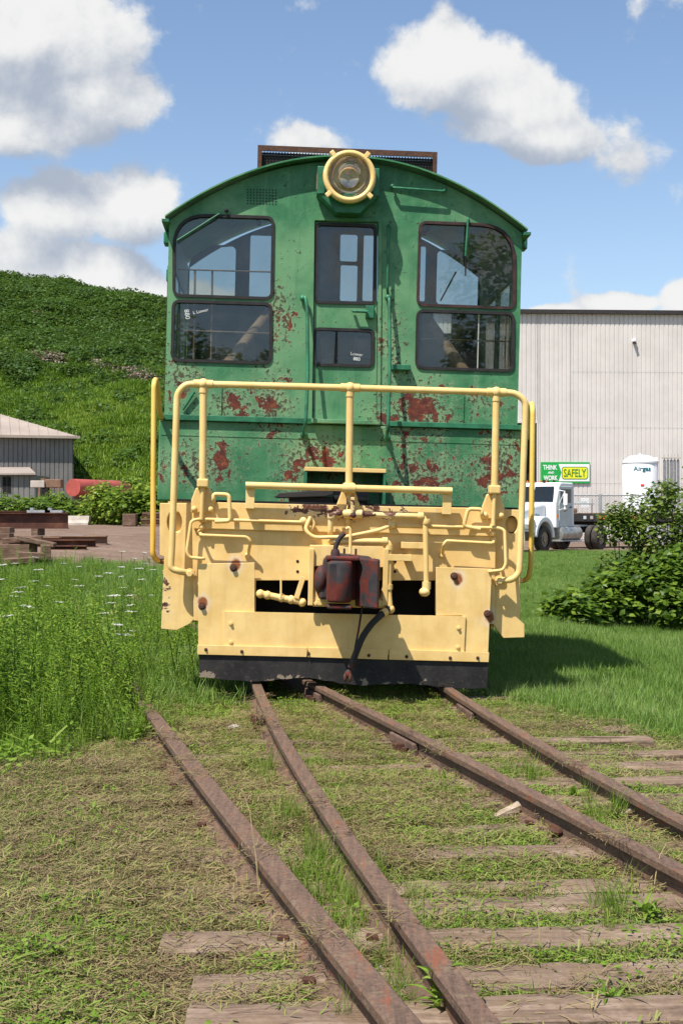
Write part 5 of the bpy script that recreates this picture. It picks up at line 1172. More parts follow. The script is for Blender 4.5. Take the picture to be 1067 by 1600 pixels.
fpx = [(35, 925, 13), (85, 940, 14), (62, 890, 18), (12, 930, 14), (155, 945, 13.5), (160, 958, 13), (178, 942, 14), (175, 975, 12), (184, 990, 12), (205, 955, 14), (212, 945, 15), (40, 918, 15), (58, 908, 16), (70, 915, 16),
       (95, 880, 21), (30, 880, 20), (5, 905, 16), (120, 915, 17), (193, 918, 18), (200, 900, 19), (215, 888, 20), (225, 880, 22), (235, 872, 23), (185, 885, 21), (170, 895, 19), (205, 872, 23), (150, 900, 19), (243, 890, 20), (228, 905, 18),
       (10, 882, 20), (50, 870, 23), (130, 885, 21), (160, 872, 23), (240, 860, 25), (220, 862, 25), (195, 862, 25), (25, 945, 12.5), (110, 905, 17), (178, 930, 16), (210, 930, 16), (236, 930, 17), (20, 962, 12), (202, 985, 13)]
protos = [flower(1.0, 0.055, 31), flower(1.0, 0.045, 32), flower(1.0, 0.065, 33)]
for i, (px, py, Y) in enumerate(fpx):
    w = W(px, py, Y); zg = gh(w.x, w.y).item(); o = protos[i] if i < 3 else copy_tree(protos[i % 3])
    h = max(0.25, w.z - zg); o.location = (w.x - 0.02, w.y, zg); k = random.uniform(.85, 1.25); o.scale = (k, k, h); o.rotation_euler = (random.gauss(0, .05), random.gauss(0, .08), 0)

# ------------------------------------------------------------------ bushes
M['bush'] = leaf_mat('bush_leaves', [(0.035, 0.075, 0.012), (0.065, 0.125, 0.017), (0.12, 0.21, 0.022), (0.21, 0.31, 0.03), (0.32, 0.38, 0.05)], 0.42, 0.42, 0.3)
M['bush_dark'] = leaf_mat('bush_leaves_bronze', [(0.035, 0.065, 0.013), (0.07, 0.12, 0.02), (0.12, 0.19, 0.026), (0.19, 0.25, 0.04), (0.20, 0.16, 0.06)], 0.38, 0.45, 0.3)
M['bark'] = plain('bush_bark', (0.09, 0.06, 0.045), 0.9, var=0.3, scale=20)
def foliage(blobs, n, ls, seed, tint=(0, 1), inner=0.55, aspect=0.42):
    r = np.random.default_rng(seed); V, Fc, T = [], [], []
    vol = np.array([b[3] * b[4] * b[5] for b in blobs]) ** 0.67; pk = vol / vol.sum()
    for _ in range(n):
        b = blobs[r.choice(len(blobs), p=pk)]
        d = Vector(r.normal(0, 1, 3)).normalized(); rad = inner + (1.08 - inner) * r.uniform() ** 0.5
        if r.uniform() < 0.06: rad *= r.uniform(1.05, 1.25)
        p = Vector((b[0] + d.x * b[3] * rad, b[1] + d.y * b[4] * rad, b[2] + d.z * b[5] * rad))
        if p.z < 0.01: p.z = r.uniform(0.01, 0.12)
        a = r.uniform(0, 6.28); f = Vector((math.cos(a), math.sin(a), r.uniform(-.6, .35))) + d * 0.5
        l = ls * r.uniform(.55, 1.3)
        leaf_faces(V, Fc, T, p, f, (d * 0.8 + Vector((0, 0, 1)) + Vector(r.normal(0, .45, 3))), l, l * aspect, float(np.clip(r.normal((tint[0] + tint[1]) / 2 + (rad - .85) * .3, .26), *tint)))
    me = bpy.data.meshes.new('foliage'); me.from_pydata([tuple(v) for v in V], [], Fc); tint_attr(me, T); me.update(); return me
def bush(name, base, blobs, n, ls, seed, label, cat='bush', group=None, mat='bush', stems=6, tint=(0, 1), aspect=0.42, inner=0.55):
    root = empty(name, base, (0, 0, 0), label, cat, group); q = random.Random(seed)
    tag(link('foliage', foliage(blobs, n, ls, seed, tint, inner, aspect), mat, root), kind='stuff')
    for i in range(stems):
        b = blobs[i % len(blobs)]; a = Vector((b[0] * .4 + q.uniform(-.2, .2), b[1] * .4 + q.uniform(-.1, .1), -.05)); c = Vector((b[0] + q.uniform(-.4, .4) * b[3], b[1] + q.uniform(-.4, .4) * b[4], b[2] + q.uniform(.2, .85) * b[5]))
        mid = a.lerp(c, .5) + Vector((q.uniform(-.1, .1), q.uniform(-.1, .1), .08)); t = 0.012 * max(1, b[5])
        MB().tube([a, mid, c], [t, t * .7, t * .3], 6).build('stem', 'bark', root, smooth=60)
    return root
# bush and vines beside the lawn on the right
def gpt(px, py, Y=None):
    p = G(px, py, -0.1); return p
p = W(985, 965, 19.6); z0 = gh(p.x, p.y).item(); base = (p.x, p.y, z0)
def rel(px, py, Y, rx, ry, rz): w = W(px, py, Y); return (w.x - base[0], w.y - base[1], w.z - base[2], rx, ry, rz)
q = random.Random(17); vb = []
for _ in range(34):      # uneven heap: higher towards the right, trailing out to the left
    px = q.uniform(880, 1100); t = (px - 870) / 230; topy = 955 - 95 * min(1, t * 1.25) ** 0.8; py = q.uniform(topy, 962); Y = 19.0 + (962 - py) / 90 + q.uniform(-.2, .2)
    r_ = q.uniform(.16, .34); vb.append(rel(px, py, Y, r_ * 1.15, r_, r_ * q.uniform(.6, 1.0)))
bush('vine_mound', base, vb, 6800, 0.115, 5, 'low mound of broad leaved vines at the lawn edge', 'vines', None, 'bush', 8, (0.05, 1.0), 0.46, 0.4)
p = W(1010, 900, 20.6); base = (p.x, p.y, gh(p.x, p.y).item())
q = random.Random(23); vb = []
for _ in range(36):
    px = q.uniform(945, 1105); t = (px - 945) / 90; topy = 835 - 95 * min(1, t) ** 0.7 + q.uniform(-8, 14); py = q.uniform(topy, 905); r_ = q.uniform(.12, .26)
    vb.append(rel(px, py, 20.7 + q.uniform(-.35, .35), r_, r_, r_ * q.uniform(.8, 1.25)))
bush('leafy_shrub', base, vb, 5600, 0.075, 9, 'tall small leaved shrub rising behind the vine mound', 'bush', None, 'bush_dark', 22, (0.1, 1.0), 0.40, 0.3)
# row of bushes at the far edge of the yard on the left
specs = [(20, 800, 62, 3.2, 1.15, 0, 'dark leafy bush below the small grey hut'), (75, 796, 63, 2.6, 1.0, 1, 'bush behind the stacked rusty beams'), (125, 792, 63.5, 1.9, 1.1, 2, 'bush in front of the red tank'), (180, 790, 61, 2.0, 1.45, 3, 'round bright green bush right of the concrete barrier'), (228, 786, 60, 1.9, 1.65, 4, 'tall bright green bush beside the stacked timbers'), (215, 762, 75, 2.5, 1.2, 5, 'bush on the slope behind the round bright green one')]
for (px, py, Y, rx, rz, i, lab) in specs:
    w = W(px, py, Y); zg = gh(w.x, w.y).item(); q = random.Random(i + 60)
    bl = [(q.uniform(-.75, .75) * rx, q.uniform(-.5, .5), q.uniform(.25, .75) * rz, rx * q.uniform(.3, .5), 0.8, rz * q.uniform(.4, .68)) for _ in range(9)]
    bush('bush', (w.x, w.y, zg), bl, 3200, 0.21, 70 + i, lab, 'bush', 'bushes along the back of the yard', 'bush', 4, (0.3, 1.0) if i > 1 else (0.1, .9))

# ------------------------------------------------------------------ hill
def hill_h(x, y):
    crest = 33.5 - 0.115 * (x + 50) ; crest = np.clip(crest, 3, 60)
    t = np.clip((y - 92) / 105, 0, 1); prof = np.where(t < 1, t ** 0.85 * (1.15 - 0.15 * t), 1.0)
    back = 1 - sm(y, 215, 420) * 0.9
    return 0.9 + crest * prof * back + (fbm(x, y, 0.05, 81) - 0.5) * 4.5 * sm(y, 95, 130) + (fbm(x, y, 0.22, 83) - 0.5) * 1.6 * sm(y, 92, 110)
def make_hill():
    xs = np.concatenate([np.linspace(-420, -120, 24, endpoint=False), np.linspace(-120, 10, 120, endpoint=False), np.linspace(10, 260, 24)]); ys = np.concatenate([np.linspace(88, 210, 110, endpoint=False), np.linspace(210, 520, 24)])
    X, Y = np.meshgrid(xs, ys); Z = np.where(Y < 91, -2.5, hill_h(X, Y)); nx = len(xs)
    me = bpy.data.meshes.new('hill'); me.from_pydata(np.stack([X.ravel(), Y.ravel(), Z.ravel()], 1).tolist(), [], [(j * nx + i, j * nx + i + 1, (j + 1) * nx + i + 1, (j + 1) * nx + i) for j in range(len(ys) - 1) for i in range(nx - 1)])
    me.polygons.foreach_set('use_smooth', [True] * len(me.polygons))
    m, nt, b, tc = newmat('hillside_growth')
    n1 = noise(nt, tc, 0.045, 7, 0.62); n2 = noise(nt, tc, 0.8, 7, 0.7); n3 = noise(nt, vmth(nt, 'ADD', tc, (40, 0, 0)), 0.06, 6, 0.65)
    c = ramp(nt, mth(nt, 'ADD', mth(nt, 'MULTIPLY', n1, 0.5), mth(nt, 'MULTIPLY', n2, 0.5)), [(0.33, (0.04, 0.08, 0.010)), (0.5, (0.09, 0.165, 0.018)), (0.66, (0.15, 0.23, 0.03))])
    c = mix(nt, sstep(nt, n3, 0.66, 0.70), c, (0.11, 0.085, 0.06, 1))
    setb(nt, b, Base_Color=c, Roughness=0.95, Specular_IOR_Level=0.05, Normal=bump(nt, n2, 1.0, 0.8))
    o = link('hill', me, m); tag(o, kind='structure', label='grassy hillside rising behind the yard'); return o
make_hill()
M['hillgrass'] = leaf_mat('hill_growth', [(0.06, 0.12, 0.010), (0.10, 0.19, 0.014), (0.15, 0.26, 0.02), (0.20, 0.31, 0.03), (0.27, 0.33, 0.05)], 0.35, patch=(0.075, 0.42))
M['hillscrub_shade'] = leaf_mat('hill_scrub_shade', [(0.03, 0.065, 0.012), (0.045, 0.095, 0.015), (0.065, 0.13, 0.018), (0.09, 0.16, 0.025)], 0.3, patch=(0.1, 0.3))  # leaf colours darkened to paint in a cloud's shadow
M['hilldead'] = leaf_mat('hill_dead_scrub', [(0.15, 0.12, 0.09), (0.22, 0.175, 0.13), (0.30, 0.24, 0.18)], 0.1)
hg = [blades_mesh('hill_tuft_%d' % i, 90, 0.9, 0.18, 0.55, 0.035, 36, 0.0, (0, 1), 2, 0.5, 700 + i) for i in range(4)]
hs_ = [foliage([(0, 0, .35, .8, .8, .5), (.5, .2, .3, .5, .5, .4), (-.5, -.1, .3, .55, .5, .4)], 130, 0.26, 720 + i) for i in range(3)]
def hill_pts(n, f):
    y = 92 + 125 * rng.uniform(0, 1, n) ** 1.1; x = rng.uniform(-75, -5, n) * (y / 215) ** 0.7 - 6; k = (x > -0.30 * y - 2) & (x < -0.07 * y) & (rng.uniform(0, 1, n) < f(x, y)); x, y = x[k], y[k]
    return np.stack([x, y, hill_h(x, y) - 0.05], 1)
def deadzone(x, y):
    z = hill_h(x, y); px = 533.5 + F * x / y; py = 802 - F * (z - 1.5) / y
    d = lambda a, b, c, e: np.exp(-(((px - a) / c) ** 2 + ((py - b - 0.22 * (px - a)) / e) ** 2))
    return np.clip(1.5 * (d(75, 563, 26, 6) + d(165, 574, 16, 4) + d(215, 590, 30, 5) + 0.5 * d(205, 542, 10, 4) + 0.6 * d(65, 497, 22, 5)), 0, 1)
upper = lambda x, y: sm(y + (fbm(x, y, 0.06, 91) - .5) * 60, 128, 172)  # uphill zone where the dark scrub stands in for cloud shadow
scatter('hillside_grass', 'bright green grass covering the lower hillside', hg, hill_pts(52000, lambda x, y: (1 - 0.75 * upper(x, y)) * (1 - deadzone(x, y))), 'hillgrass', (0.5, 1.2), 8)
scatter('hillside_scrub_shade', 'green scrub coloured dark as cloud shadow on the upper hillside', hs_, hill_pts(13000, lambda x, y: (0.07 + 0.85 * upper(x, y)) * (1 - deadzone(x, y))), 'hillscrub_shade', (0.6, 1.5), 8)
scatter('dead_scrub', 'patches of brown dead scrub on the hillside', [foliage([(0, 0, .3, .8, .8, .4)], 110, 0.24, 760 + i) for i in range(3)], hill_pts(9000, lambda x, y: deadzone(x, y) ** 1.5), 'hilldead', (0.6, 1.2), 8)
# ------------------------------------------------------------------ warehouse on the right
M['siding'] = plain('beige_metal_siding', (0.64, 0.60, 0.56), 0.55, var=0.06, scale=0.6, bmp=0.03)
M['siding_dark'] = plain('dark_roof_trim', (0.035, 0.03, 0.028), 0.6, var=0.2)
M['opening'] = plain('dark_opening', (0.012, 0.010, 0.010), 0.9)
M['grey_siding'] = plain('grey_metal_siding', (0.20, 0.185, 0.175), 0.55, var=0.12, scale=0.7, bmp=0.05)
M['tan_roof'] = plain('tan_metal_roof', (0.36, 0.295, 0.245), 0.6, var=0.1, scale=0.5, bmp=0.05)
M['white'] = plain('white_paint', (0.78, 0.79, 0.80), 0.35, var=0.06, scale=2, bmp=0.02)
M['white_pale'] = plain('pale_grey_white_paint', (0.55, 0.60, 0.60), 0.4, var=0.1, scale=2, bmp=0.02)
M['teal'] = plain('teal_lettering', (0.0, 0.16, 0.22), 0.5, bmp=0)
M['sign_green'] = plain('sign_green', (0.01, 0.36, 0.06), 0.5, var=0.05, bmp=0)
M['sign_yellow'] = plain('sign_yellow', (0.78, 0.76, 0.03), 0.5, var=0.05, bmp=0)
M['sign_dark'] = plain('sign_dark_green', (0.02, 0.20, 0.05), 0.5, var=0.05, bmp=0)
M['sign_white'] = plain('sign_white', (0.82, 0.84, 0.82), 0.5, var=0.04, bmp=0)
M['tyre'] = plain('dusty_tyre', (0.055, 0.047, 0.04), 0.85, var=0.4, scale=4)
M['rim'] = plain('dusty_wheel_rim', (0.30, 0.24, 0.17), 0.6, var=0.3, scale=6)
M['chrome'] = plain('dull_aluminium', (0.45, 0.46, 0.43), 0.38, metal=0.7, var=0.2, scale=5)
M['dark_glass'] = glass('vehicle_glass', 0.16, (0.25, 0.3, 0.32))
M['orange'] = plain('orange_lamp', (0.75, 0.16, 0.02), 0.3, bmp=0)
M['red'] = plain('red_paint', (0.62, 0.03, 0.03), 0.5, bmp=0)
M['red_tank'] = plain('faded_red_tank', (0.42, 0.085, 0.065), 0.55, var=0.2, scale=1.5)
M['galv'] = plain('galvanised_steel', (0.42, 0.43, 0.44), 0.45, metal=0.4, var=0.15)
M['wood_deck'] = plank_wood('trailer_planks', (0.12, 0.07, 0.04), (0.28, 0.16, 0.10), (0.40, 0.27, 0.18))
M['beam'] = rust_metal('rusty_beam', [(0.3, (0.045, 0.02, 0.015)), (0.55, (0.105, 0.042, 0.026)), (0.75, (0.20, 0.09, 0.05))], 1.5)
M['beam_light'] = rust_metal('dusty_rust', [(0.3, (0.12, 0.07, 0.045)), (0.55, (0.24, 0.14, 0.09)), (0.75, (0.34, 0.22, 0.15))], 1.5)
M['concrete'] = plain('pale_concrete', (0.48, 0.42, 0.36), 0.9, var=0.2, scale=2)
M['old_wood'] = plank_wood('old_grey_planks', (0.07, 0.042, 0.03), (0.16, 0.10, 0.07), (0.30, 0.21, 0.15))

def corrugated(x0, x1, z0, z1, pitch, depth, y=0.0, rib=0.16):
    mb = MB(); pts = []; x = x0
    while x < x1:
        pts += [(x, y), (x + pitch * (1 - rib) - 0.02, y), (x + pitch * (1 - rib), y + depth), (x + pitch - 0.02, y + depth)]; x += pitch
    pts.append((x1, y))
    n = len(pts); vs = [(a, b, z0) for a, b in pts] + [(a, b, z1) for a, b in pts]
    return mb.add(vs, [(i, i + 1, n + i + 1, n + i) for i in range(n - 1)])
YW = 78.0
wh = empty('warehouse', (W(818, 490, YW).x, YW, 0.0), (0, 0, R(3.0)), 'large beige corrugated metal warehouse with dark roof edge', 'warehouse')
top = W(930, 490, YW).z
w_in = wh.matrix_basis.inverted()
def WL(px, py, off=0.0):     # point on the warehouse wall in its own frame
    o = w_in @ Vector((0, 0, CAMZ)); d = w_in.to_3x3() @ Vector(((px - 533.5) / F, 1, -(py - 802) / F)); return o + d * ((off - o.y) / d.y)
dl, dr_, dt = WL(795, 700).x, WL(838, 700).x, WL(838, 661).z
d2l, d2r, d2t = WL(872, 760).x, WL(890, 760).x, WL(880, 763).z
corrugated(-8, dl, 0, top, 0.262, 0.035).build('wall', 'siding', wh)
corrugated(dl, dr_, dt, top, 0.262, 0.035).build('wall', 'siding', wh)
corrugated(dr_, d2l, 0, top, 0.262, 0.035).build('wall', 'siding', wh)
corrugated(d2l, d2r, d2t, top, 0.262, 0.035).build('wall', 'siding', wh)
corrugated(d2r, 55, 0, top, 0.262, 0.035).build('wall', 'siding', wh)
MB().box(-8.0, -7.9, 0.05, 45, 0, top).build('wall', 'siding', wh)
for (a, b, t_) in ((dl, dr_, dt), (d2l, d2r, d2t)):
    MB().box(a, b, 1.2, 1.25, 0, t_).box(a - .05, a, 0.04, 1.25, 0, t_).box(b, b + .05, 0.04, 1.25, 0, t_).build('doorway', 'opening', wh)
    MB().box(a - 0.08, b + 0.08, -0.03, 0.039, t_, t_ + 0.12).box(b, b + 0.08, -0.03, 0.039, 0, t_ - 0.002).build('door_trim', 'siding', wh)
MB().box(-8.2, 55.2, -0.25, 0.3, top, top + 0.22).build('roof_edge', 'siding_dark', wh)
MB().box(-8.2, 55.2, 0.3, 45, top + 0.02, top + 0.16).build('roof', 'galv', wh)
p = WL(990, 533, -0.1); lp = MB().box(p.x - .09, p.x + .09, -0.22, 0, p.z - .05, p.z + .12).build('wall_lamp', 'white', wh, bevel=.03); MB().box(p.x - .05, p.x + .07, -0.3, -.05, p.z - .16, p.z - .05).build('lamp_head', 'siding_dark', lp)
for k, zz in enumerate((3.2, 6.4, 9.6)): MB().box(d2r, 55, -0.004, 0.004, zz, zz + .012).build('panel_lap', 'galv', wh)

# safety sign
a, b = WL(845, 722, -.12), WL(921, 755, -.12); sw, sh_ = b.x - a.x, a.z - b.z; cxs, czs = (a.x + b.x) / 2, (a.z + b.z) / 2
sg = empty('safety_sign', wh.matrix_basis @ Vector((cxs, -0.09, b.z)), (0, 0, R(3.0)), 'green and white safety sign on the warehouse wall', 'sign')
hw, hh = sw / 2, sh_ / 2
def slink(nm, me, mat, x, y, z): o = link(nm, me, mat, sg); o.location = (x, y, z); return o
MB().box(-hw, hw, 0, 0.07, 0, sh_).build('panel', 'sign_green', sg)
plate('white_field', [(-hw * .28, sh_ * .09), (hw * .985, sh_ * .09), (hw * .985, sh_ * .91), (-hw * .28, sh_ * .91), (-hw * .16, hh)], [], -0.012, 0.008, 'sign_white', sg)
plate('yellow_field', rrect(-hw * .14, hw * .91, sh_ * .20, sh_ * .77, .14), [], -0.022, 0.006, 'sign_yellow', sg)
plate('field_border', rrect(-hw * .155, hw * .925, sh_ * .19, sh_ * .78, .15), [rrect(-hw * .125, hw * .895, sh_ * .22, sh_ * .75, .12)], -0.026, 0.006, 'sign_dark', sg)
slink('lettering', text_mesh('lettering', 'SAFELY', 1, .006, width=hw * .92, bold=.012, height=sh_ * .38), 'sign_dark', hw * .385, -0.03, sh_ * .485)
slink('lettering', text_mesh('lettering', 'THINK', 1, .006, width=hw * .58, bold=.03, height=sh_ * .23), 'sign_white', -hw * .63, -0.012, sh_ * .75)
slink('lettering', text_mesh('lettering', 'AND', 1, .006, width=hw * .26, bold=.03, shear=.2, height=sh_ * .11), 'sign_white', -hw * .60, -0.012, sh_ * .50)
slink('lettering', text_mesh('lettering', 'WORK', 1, .006, width=hw * .58, bold=.03, height=sh_ * .23), 'sign_white', -hw * .61, -0.012, sh_ * .25)

# gas tank and vaporiser tubes
YT = 72.0
c = W(999.5, 860, YT); rt = 27.5 * YT / F; zt = W(1000, 722, YT).z; z8 = W(1000, 711, YT).z
tk = empty('gas_tank', (c.x, YT, 0), (0, 0, 0), 'white upright gas storage tank by the warehouse wall', 'tank')
MB().lathe([(rt, 0.4), (rt, zt), (rt * .93, zt + .10), (rt * .6, z8 - .06), (rt * .2, z8), (.02, z8 + .01)], (0, 0, 0), 'Z', 40).build('tank_shell', 'white', tk, smooth=45)
MB().lathe([(rt + .03, zt - .06), (rt + .03, zt + .02)], (0, 0, 0), 'Z', 40).build('tank_band', 'white', tk, smooth=45)
MB().lathe([(rt * .9, 0), (rt * .9, .4)], (0, 0, 0), 'Z', 24).build('tank_skirt', 'white_pale', tk)
MB().tube([(0, 0, z8 - .02), (0, 0, z8 + .08)], .05, 8).build('lifting_lug', 'white', tk)
MB().box(rt * .8, rt * .95, -.15, -.05, zt - .02, zt + .25).build('lifting_lug', 'white', tk)
me = text_mesh('lettering', 'Airgas', 1, .01, width=27 * YT / F, bold=.022, height=9.5 * YT / F); zc = W(995, 734, YT).z
for v in me.vertices: an = (v.co.x - .1) / rt; v.co = ((rt + .012 - v.co.y * .3) * math.sin(an), -(rt + .012 - v.co.y * .3) * math.cos(an), v.co.z + zc)
link('lettering', me, 'teal', tk)
ap_ = -0.15; MB().box(-.05 - .12, -.05 + .05, -rt - .02, -rt + .02, W(995, 760, YT).z, W(995, 757, YT).z).build('warning_label', 'red', tk)
vz = empty('vaporizer_rack', (W(1048, 860, 72.5).x, 72.5, 0), (0, 0, 0), 'rack of upright grey vaporizer tubes beside the white tank', 'gas rack')
zt = W(1048, 716, 72.5).z
for i in range(5):
    x = (-10.5 + i * 5.3) * 72.5 / F; t = MB()
    for k in range(6): an = R(60 * k); t.bar((x, 0, .3), (x, 0, zt), .012, .012)
    t.lathe([(.03, .3), (.03, zt)], (x, 0, 0), 'Z', 8)
    for k in range(4): an = R(45 * k); t.add([(x - .075 * math.cos(an), -.075 * math.sin(an), .4), (x + .075 * math.cos(an), .075 * math.sin(an), .4), (x + .075 * math.cos(an), .075 * math.sin(an), zt - .1), (x - .075 * math.cos(an), -.075 * math.sin(an), zt - .1)], [(0, 1, 2, 3)])
    t.tube([(x, 0, zt), (x, 0, zt + .2)], .012, 5)
    t.build('finned_tube', 'galv', vz)
MB().box(-14.5 * 72.5 / F, 14.5 * 72.5 / F, -.09, .09, zt - .02, zt + .05).build('rack_top', 'concrete', vz)
MB().box(-14.5 * 72.5 / F, 14.5 * 72.5 / F, -.09, .09, 0, .3).build('rack_base', 'galv', vz)

# chain link fence around the tank
YF = 66.0; fx0 = W(864, 800, YF).x; fx1 = fx0 + 13
fz = W(870, 774, YF).z
fe = empty('chain_link_fence', (fx0, YF, 0), (0, 0, 0), 'grey chain link fence in front of the warehouse', 'fence')
for px in (864, 879, 884, 936, 938, 986, 1036, 1067, 1110): x = W(px, 800, YF).x - fx0; MB().tube([(x, 0, 0), (x, 0, fz + .05)], .05, 8).build('fence_post', 'galv', fe, smooth=50)
for zz in (fz, .15): MB().tube([(0, 0, zz), (fx1 - fx0, 0, zz)], .035, 6).build('fence_rail', 'galv', fe)
wm = MB(); s = .14; Lx = fx1 - fx0
for k in range(int((Lx + fz) / s)):
    x = k * s
    for a, b in (((x, 0), (x - fz, fz)), ((x - fz, 0), (x, fz))):
        (xa, za), (xb, zb) = a, b
        if xb > xa: 
            if xa < 0: za += -xa; xa = 0
            if xb > Lx: zb -= xb - Lx; xb = Lx
        else:
            if xb < 0: zb += xb; xb = 0
            if xa > Lx: za += xa - Lx; xa = Lx
        if abs(xb - xa) > .05: wm.bar((xa, 0, za), (xb, 0, zb), .010, .010)
tag(wm.build('fence_wire', 'galv', fe), kind='stuff')

# ------------------------------------------------------------------ white truck
fwd = Vector((-.6, -.8, 0)); ang = math.atan2(fwd.y, fwd.x)
lf = Vector((-fwd.y, fwd.x, 0)); lw = W(847, 862, 53.0)
org = Vector((lw.x, lw.y, 0)) - lf * 1.0; org.z = gh(org.x, org.y).item()
tr = empty('white_truck', org, (0, 0, ang), 'white long nosed truck tractor parked by the flatbed trailer', 'truck')
def ext(poly, y0, y1): mb = MB(); mb.prism(poly, y0, y1); return mb          # side profile (x, z) extruded across
ext([(-1.0, 1.02), (1.02, .98), (1.08, 1.45), (1.0, 1.62), (.2, 1.80), (-1.0, 1.95)], -.62, .62).build('hood', 'white', tr, bevel=.09)
cabp = [(-1.0, .95), (-1.0, 1.95), (-1.28, 2.66), (-1.45, 2.76), (-2.45, 2.76), (-2.55, 2.6), (-2.55, .95)]
ext(cabp, -1.06, 1.06).build('cab', 'white', tr, bevel=.05)
wsn = Vector((.93, 0, .37)).normalized()
ws = MB().add([(-1.0 - .02 + .035, -.93, 1.99), (-1.0 - .02 + .035, .93, 1.99), (-1.245 + .03, .86, 2.60), (-1.245 + .03, -.86, 2.60)], [(0, 1, 2, 3)]).build('windshield', 'vglass', tr)
MB().bar((-.99, 0, 1.98), (-1.23, 0, 2.62), .04, .03).build('windshield_post', 'white', ws)
for s in (-1, 1):
    d_ = ext([(-1.25, 1.0), (-1.22, 2.60), (-2.35, 2.60), (-2.35, 1.0)], s * 1.062, s * 1.085).build('door', 'white_pale', tr, bevel=.01)
    ext([(-1.40, 1.95), (-1.36, 2.50), (-2.2, 2.50), (-2.2, 1.95)], s * 1.086, s * 1.095).build('door_window', 'vglass', d_)
    MB().box(-2.25, -2.1, s * 1.086, s * 1.11, 1.75, 1.80).build('door_handle', 'black', d_)
    fp = [(.62 * math.cos(t) , .55 + .66 * math.sin(t)) for t in lin(R(5), R(178), 12)] + [(.78 * math.cos(t), .55 + .86 * math.sin(t)) for t in lin(R(178), R(5), 12)]
    ext(fp, s * .60, s * 1.14).build('fender', 'white', tr, bevel=.03)
    ext([(.66, .75), (1.05, .80), (1.08, 1.3), (.75, 1.32), (.62, 1.1)], s * .6, s * 1.10).build('fender_nose', 'white', tr, bevel=.05)
    hl = MB().box(1.055, 1.10, s * .70, s * 1.0, .92, 1.12).build('headlight', 'chrome', tr, bevel=.02); MB().box(1.0, 1.085, s * 1.01, s * 1.125, .92, 1.10).build('turn_signal', 'orange', hl)
    MB().box(-1.12, -1.05, s * 1.05, s * 1.09, 1.35, 1.47).build('marker_lamp', 'orange', tr)
    m_ = MB().tube([(-1.15, s * 1.08, 2.45), (-1.05, s * 1.42, 2.40), (-1.05, s * 1.42, 1.75), (-1.2, s * 1.09, 1.65)], .022, 6).tube([(-1.05, s * 1.42, 2.40), (-1.15, s * 1.09, 1.85)], .018, 6).build('mirror_arm', 'white', tr)
    MB().box(-1.07, -1.02, s * 1.36, s * 1.54, 1.85, 2.3).build('mirror', 'white', m_, bevel=.02); MB().ball((-1.05, s * 1.42, 1.68), .10, 10).build('round_mirror', 'chrome', m_, smooth=60)
    ft = MB().lathe([(.1, -2.95), (.31, -2.93), (.32, -2.9), (.32, -1.32), (.31, -1.29), (.1, -1.27)], (0, s * .93, .72), 'X', 24).build('fuel_tank', 'chrome', tr, smooth=40)
    for xx in (-1.75, -2.45): MB().lathe([(.33, xx - .03), (.33, xx + .03)], (0, s * .93, .72), 'X', 24).build('tank_strap', 'galv', ft)
    MB().box(-2.95, -1.25, s * .75, s * 1.22, .42, .46).build('step', 'galv', tr)
MB().box(.98, 1.14, -1.12, 1.12, .48, .84).build('bumper', 'black', tr, bevel=.03)
MB().box(1.0, 1.09, -.5, .5, .95, 1.5).build('grille', 'siding_dark', tr, bevel=.02)
for s in (-1, 1): MB().box(-6.1, .95, s * .36, s * .44, .72, .98).build('frame_rail', 'black', tr)
MB().box(-4.9, -3.6, -.5, .5, .98, 1.04).build('fifth_wheel', 'galv', tr)
ext([(-3.05, 1.02), (-3.05, .62), (-3.5, .62), (-4.2, .98)], .45, .52).build('frame_gusset', 'concrete', tr)
for xx, yy in ((-1.5, .35), (-1.5, .1), (-1.5, -.2), (-1.5, -.5)): MB().ball((xx, yy, 2.80), .05, 8).build('roof_lamp', 'orange', tr)
MB().tube([(-1.7, .6, 2.76), (-1.7, .6, 2.86)], .05, 8).build('air_horn', 'black', tr)
MB().tube([(-1.8, .3, 2.80), (-1.4, .3, 2.82)], [.03, .06], 8).build('air_horn', 'black', tr)
def wheel(x, y, z=.52, r=.52, w=.27):
    t = MB().lathe([(r * .60, y - w / 2), (r * .92, y - w / 2), (r, y - w * .33), (r, y + w * .33), (r * .92, y + w / 2), (r * .60, y + w / 2)], (x, 0, z), 'X', 28, cap=False)
    # lathe about X, turn to the axle direction
    vs = [(x + (q[1]), q[0] - x, q[2]) for q in t.v]; t.v = vs
    tr_ = t.build('wheel', 'tyre', tr, smooth=40)
    s = 1 if y > 0 else -1
    rm = MB().lathe([(r * .60, s * (abs(y) + w * .30)), (r * .5, s * (abs(y) + w * .1)), (r * .25, s * (abs(y) + w * .05)), (r * .22, s * (abs(y) + w * .45)), (.02, s * (abs(y) + w * .47))], (x, 0, z), 'X', 20)
    rm.v = [(x + q[1], q[0] - x, q[2]) for q in rm.v]; rm.build('rim', 'rim', tr_, smooth=40)
for s in (-1, 1):
    wheel(0, s * 1.0); wheel(-4.9, s * 1.0, w=.28); wheel(-4.9, s * .68, w=.26)
me = text_mesh('lettering', 'nRent.', 1, .004, width=.40)
for v in me.vertices: x, yv, z = v.co; v.co = (-.25 - x, .64 - yv * .5, 1.48 + z)
link('lettering', me, 'teal', tr)

